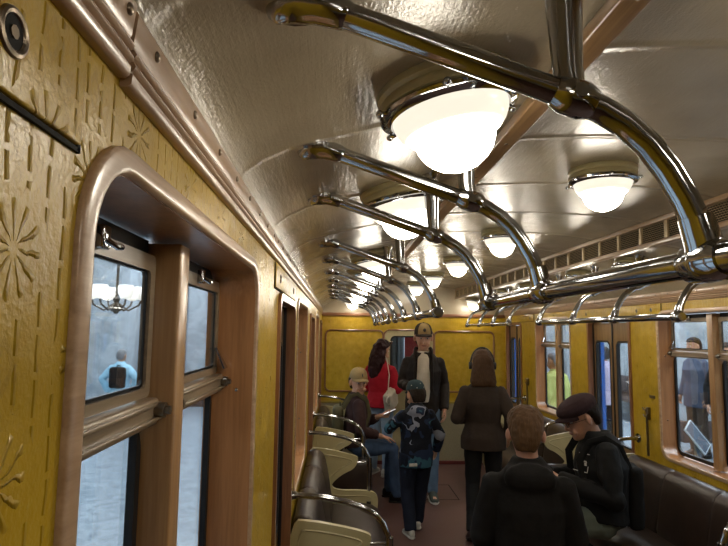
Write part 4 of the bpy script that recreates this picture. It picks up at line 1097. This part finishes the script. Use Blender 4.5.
plat('Dark-haired man in a grey-blue jacket and brown trousers outside the near right window', 5.38, 8.25, 100, 1.74, 'greyblue', 'brownt', '#2a1e18', build=1.1, hem=.1)
plat('Person in dark clothes half hidden by the post of the near right window', 5.3, 7.45, 150, 1.68, 'black', 'navy', '#2a1e18', build=1.1, hem=.1)
plat('Person in a lilac shirt and dark trousers outside the right double door', 4.2, 8.7, 20, 1.58, 'lilac', 'navy', '#4a4440', name='shirt')
r = plat('Person in a lime vest outside the right window beyond the double door', 2.94, 7.5, 30, 1.52, 'vest', 'navy', '#8f99a8', name='vest', build=1.35, loose=1.2, hem=.1)
plat('Man in black leaning on the pale cabinet outside the farthest right door', 2.74, 8.18, 0, 1.66, 'black', 'navy', '#2a1e18', pose=dict(elbL=(-.28, .1, 1.15), wriL=(-.3, .3, 1.2), elbR=(.27, .1, 1.15), wriR=(.2, .3, 1.2)))

# bronze chandelier on the left platform
t = thing('chandelier', 'bronze chandelier with lit glass shades outside the near left window', 'chandelier', (-3.13, 8.1, 2.2))
cx, cy_, cz = -3.13, 8.1, 2.1
bm = B(); tube(bm, [(cx, cy_, cz), (cx, cy_, 4.5)], .02, 10); lathe(bm, [(0, -.16), (.03, -.14), (.06, -.08), (.03, 0), (.05, .06), (.02, .1)], 20, (cx, cy_, cz)); obj('stem', bm, m_plain('dark_bronze', '#4b4238', .35, .7), t)
for k in range(6):
    a = k * PI / 3 + .2; c, s = math.cos(a), math.sin(a); br = m_plain('dark_bronze', '#4b4238', .35, .7) if k == 0 else bpy.data.materials['dark_bronze']
    bm = B(); tube(bm, [(cx + c * .03, cy_ + s * .03, cz), (cx + c * .16, cy_ + s * .16, cz - .1), (cx + c * .3, cy_ + s * .3, cz - .02), (cx + c * .33, cy_ + s * .33, cz + .06)], .014, 8); ar = obj('arm', bm, br, t)
    bm = B(); lathe(bm, [(.02, .05), (.07, .07), (.1, .13), (.11, .2), (.095, .24), (0, .25)], 20, (cx + c * .33, cy_ + s * .33, cz)); obj('shade', bm, MT['glow'], ar)

def area(name, loc, size, power, col, rot=(0, 0, 0)):
    l = bpy.data.lights.new(name, 'AREA'); l.shape = 'RECTANGLE'; l.size, l.size_y = size; l.energy = power; l.color = col
    o = bpy.data.objects.new(name, l); COL.objects.link(o); o.location = loc; o.rotation_euler = rot; return o
area('station_light_right', (4.6, 7, 4.4), (1.2, 16), PLAT_R, (.9, .95, 1))
area('station_light_left', (-3.2, 7, 4.4), (1.6, 16), PLAT_L, (.86, .93, 1))

w = bpy.data.worlds.new('World'); SC.world = w; w.use_nodes = True
w.node_tree.nodes['Background'].inputs[0].default_value = (.02, .02, .022, 1)

# ------------------------------------------------------------------ camera: near the left wall at eye height, tilted slightly up
F = 560.0; vx, vy, roll = 337, 331, math.radians(1.0)
ey = V((vx - 364, -(vy - 273), -F)).normalized()
ex = V((math.cos(roll), -math.sin(roll), 0)); ex.z = -(ex.x * ey.x + ex.y * ey.y) / ey.z; ex.normalize()
ez = ex.cross(ey)
Rw = Matrix((ex, ey, ez))          # rows: world axes in camera space -> camera-to-world rotation
cam = bpy.data.cameras.new('Camera'); cam.sensor_width = 36; cam.lens = F / 728 * 36; cam.clip_start = .02
co = bpy.data.objects.new('Camera', cam); COL.objects.link(co)
co.matrix_world = Matrix.Translation(V((0, 0, 1.75))) @ Rw.to_4x4()
SC.camera = co
vs = SC.view_settings; SC.display_settings.display_device = 'sRGB'
vs.view_transform = 'Standard'; vs.look = 'None'; vs.gamma = 1; vs.use_curve_mapping = False; vs.exposure = EXPO
SC.cycles.use_denoising = True
SC.cycles.max_bounces = 8; SC.cycles.diffuse_bounces = 4; SC.cycles.glossy_bounces = 4; SC.cycles.transparent_max_bounces = 12
SC.cycles.sample_clamp_indirect = 6
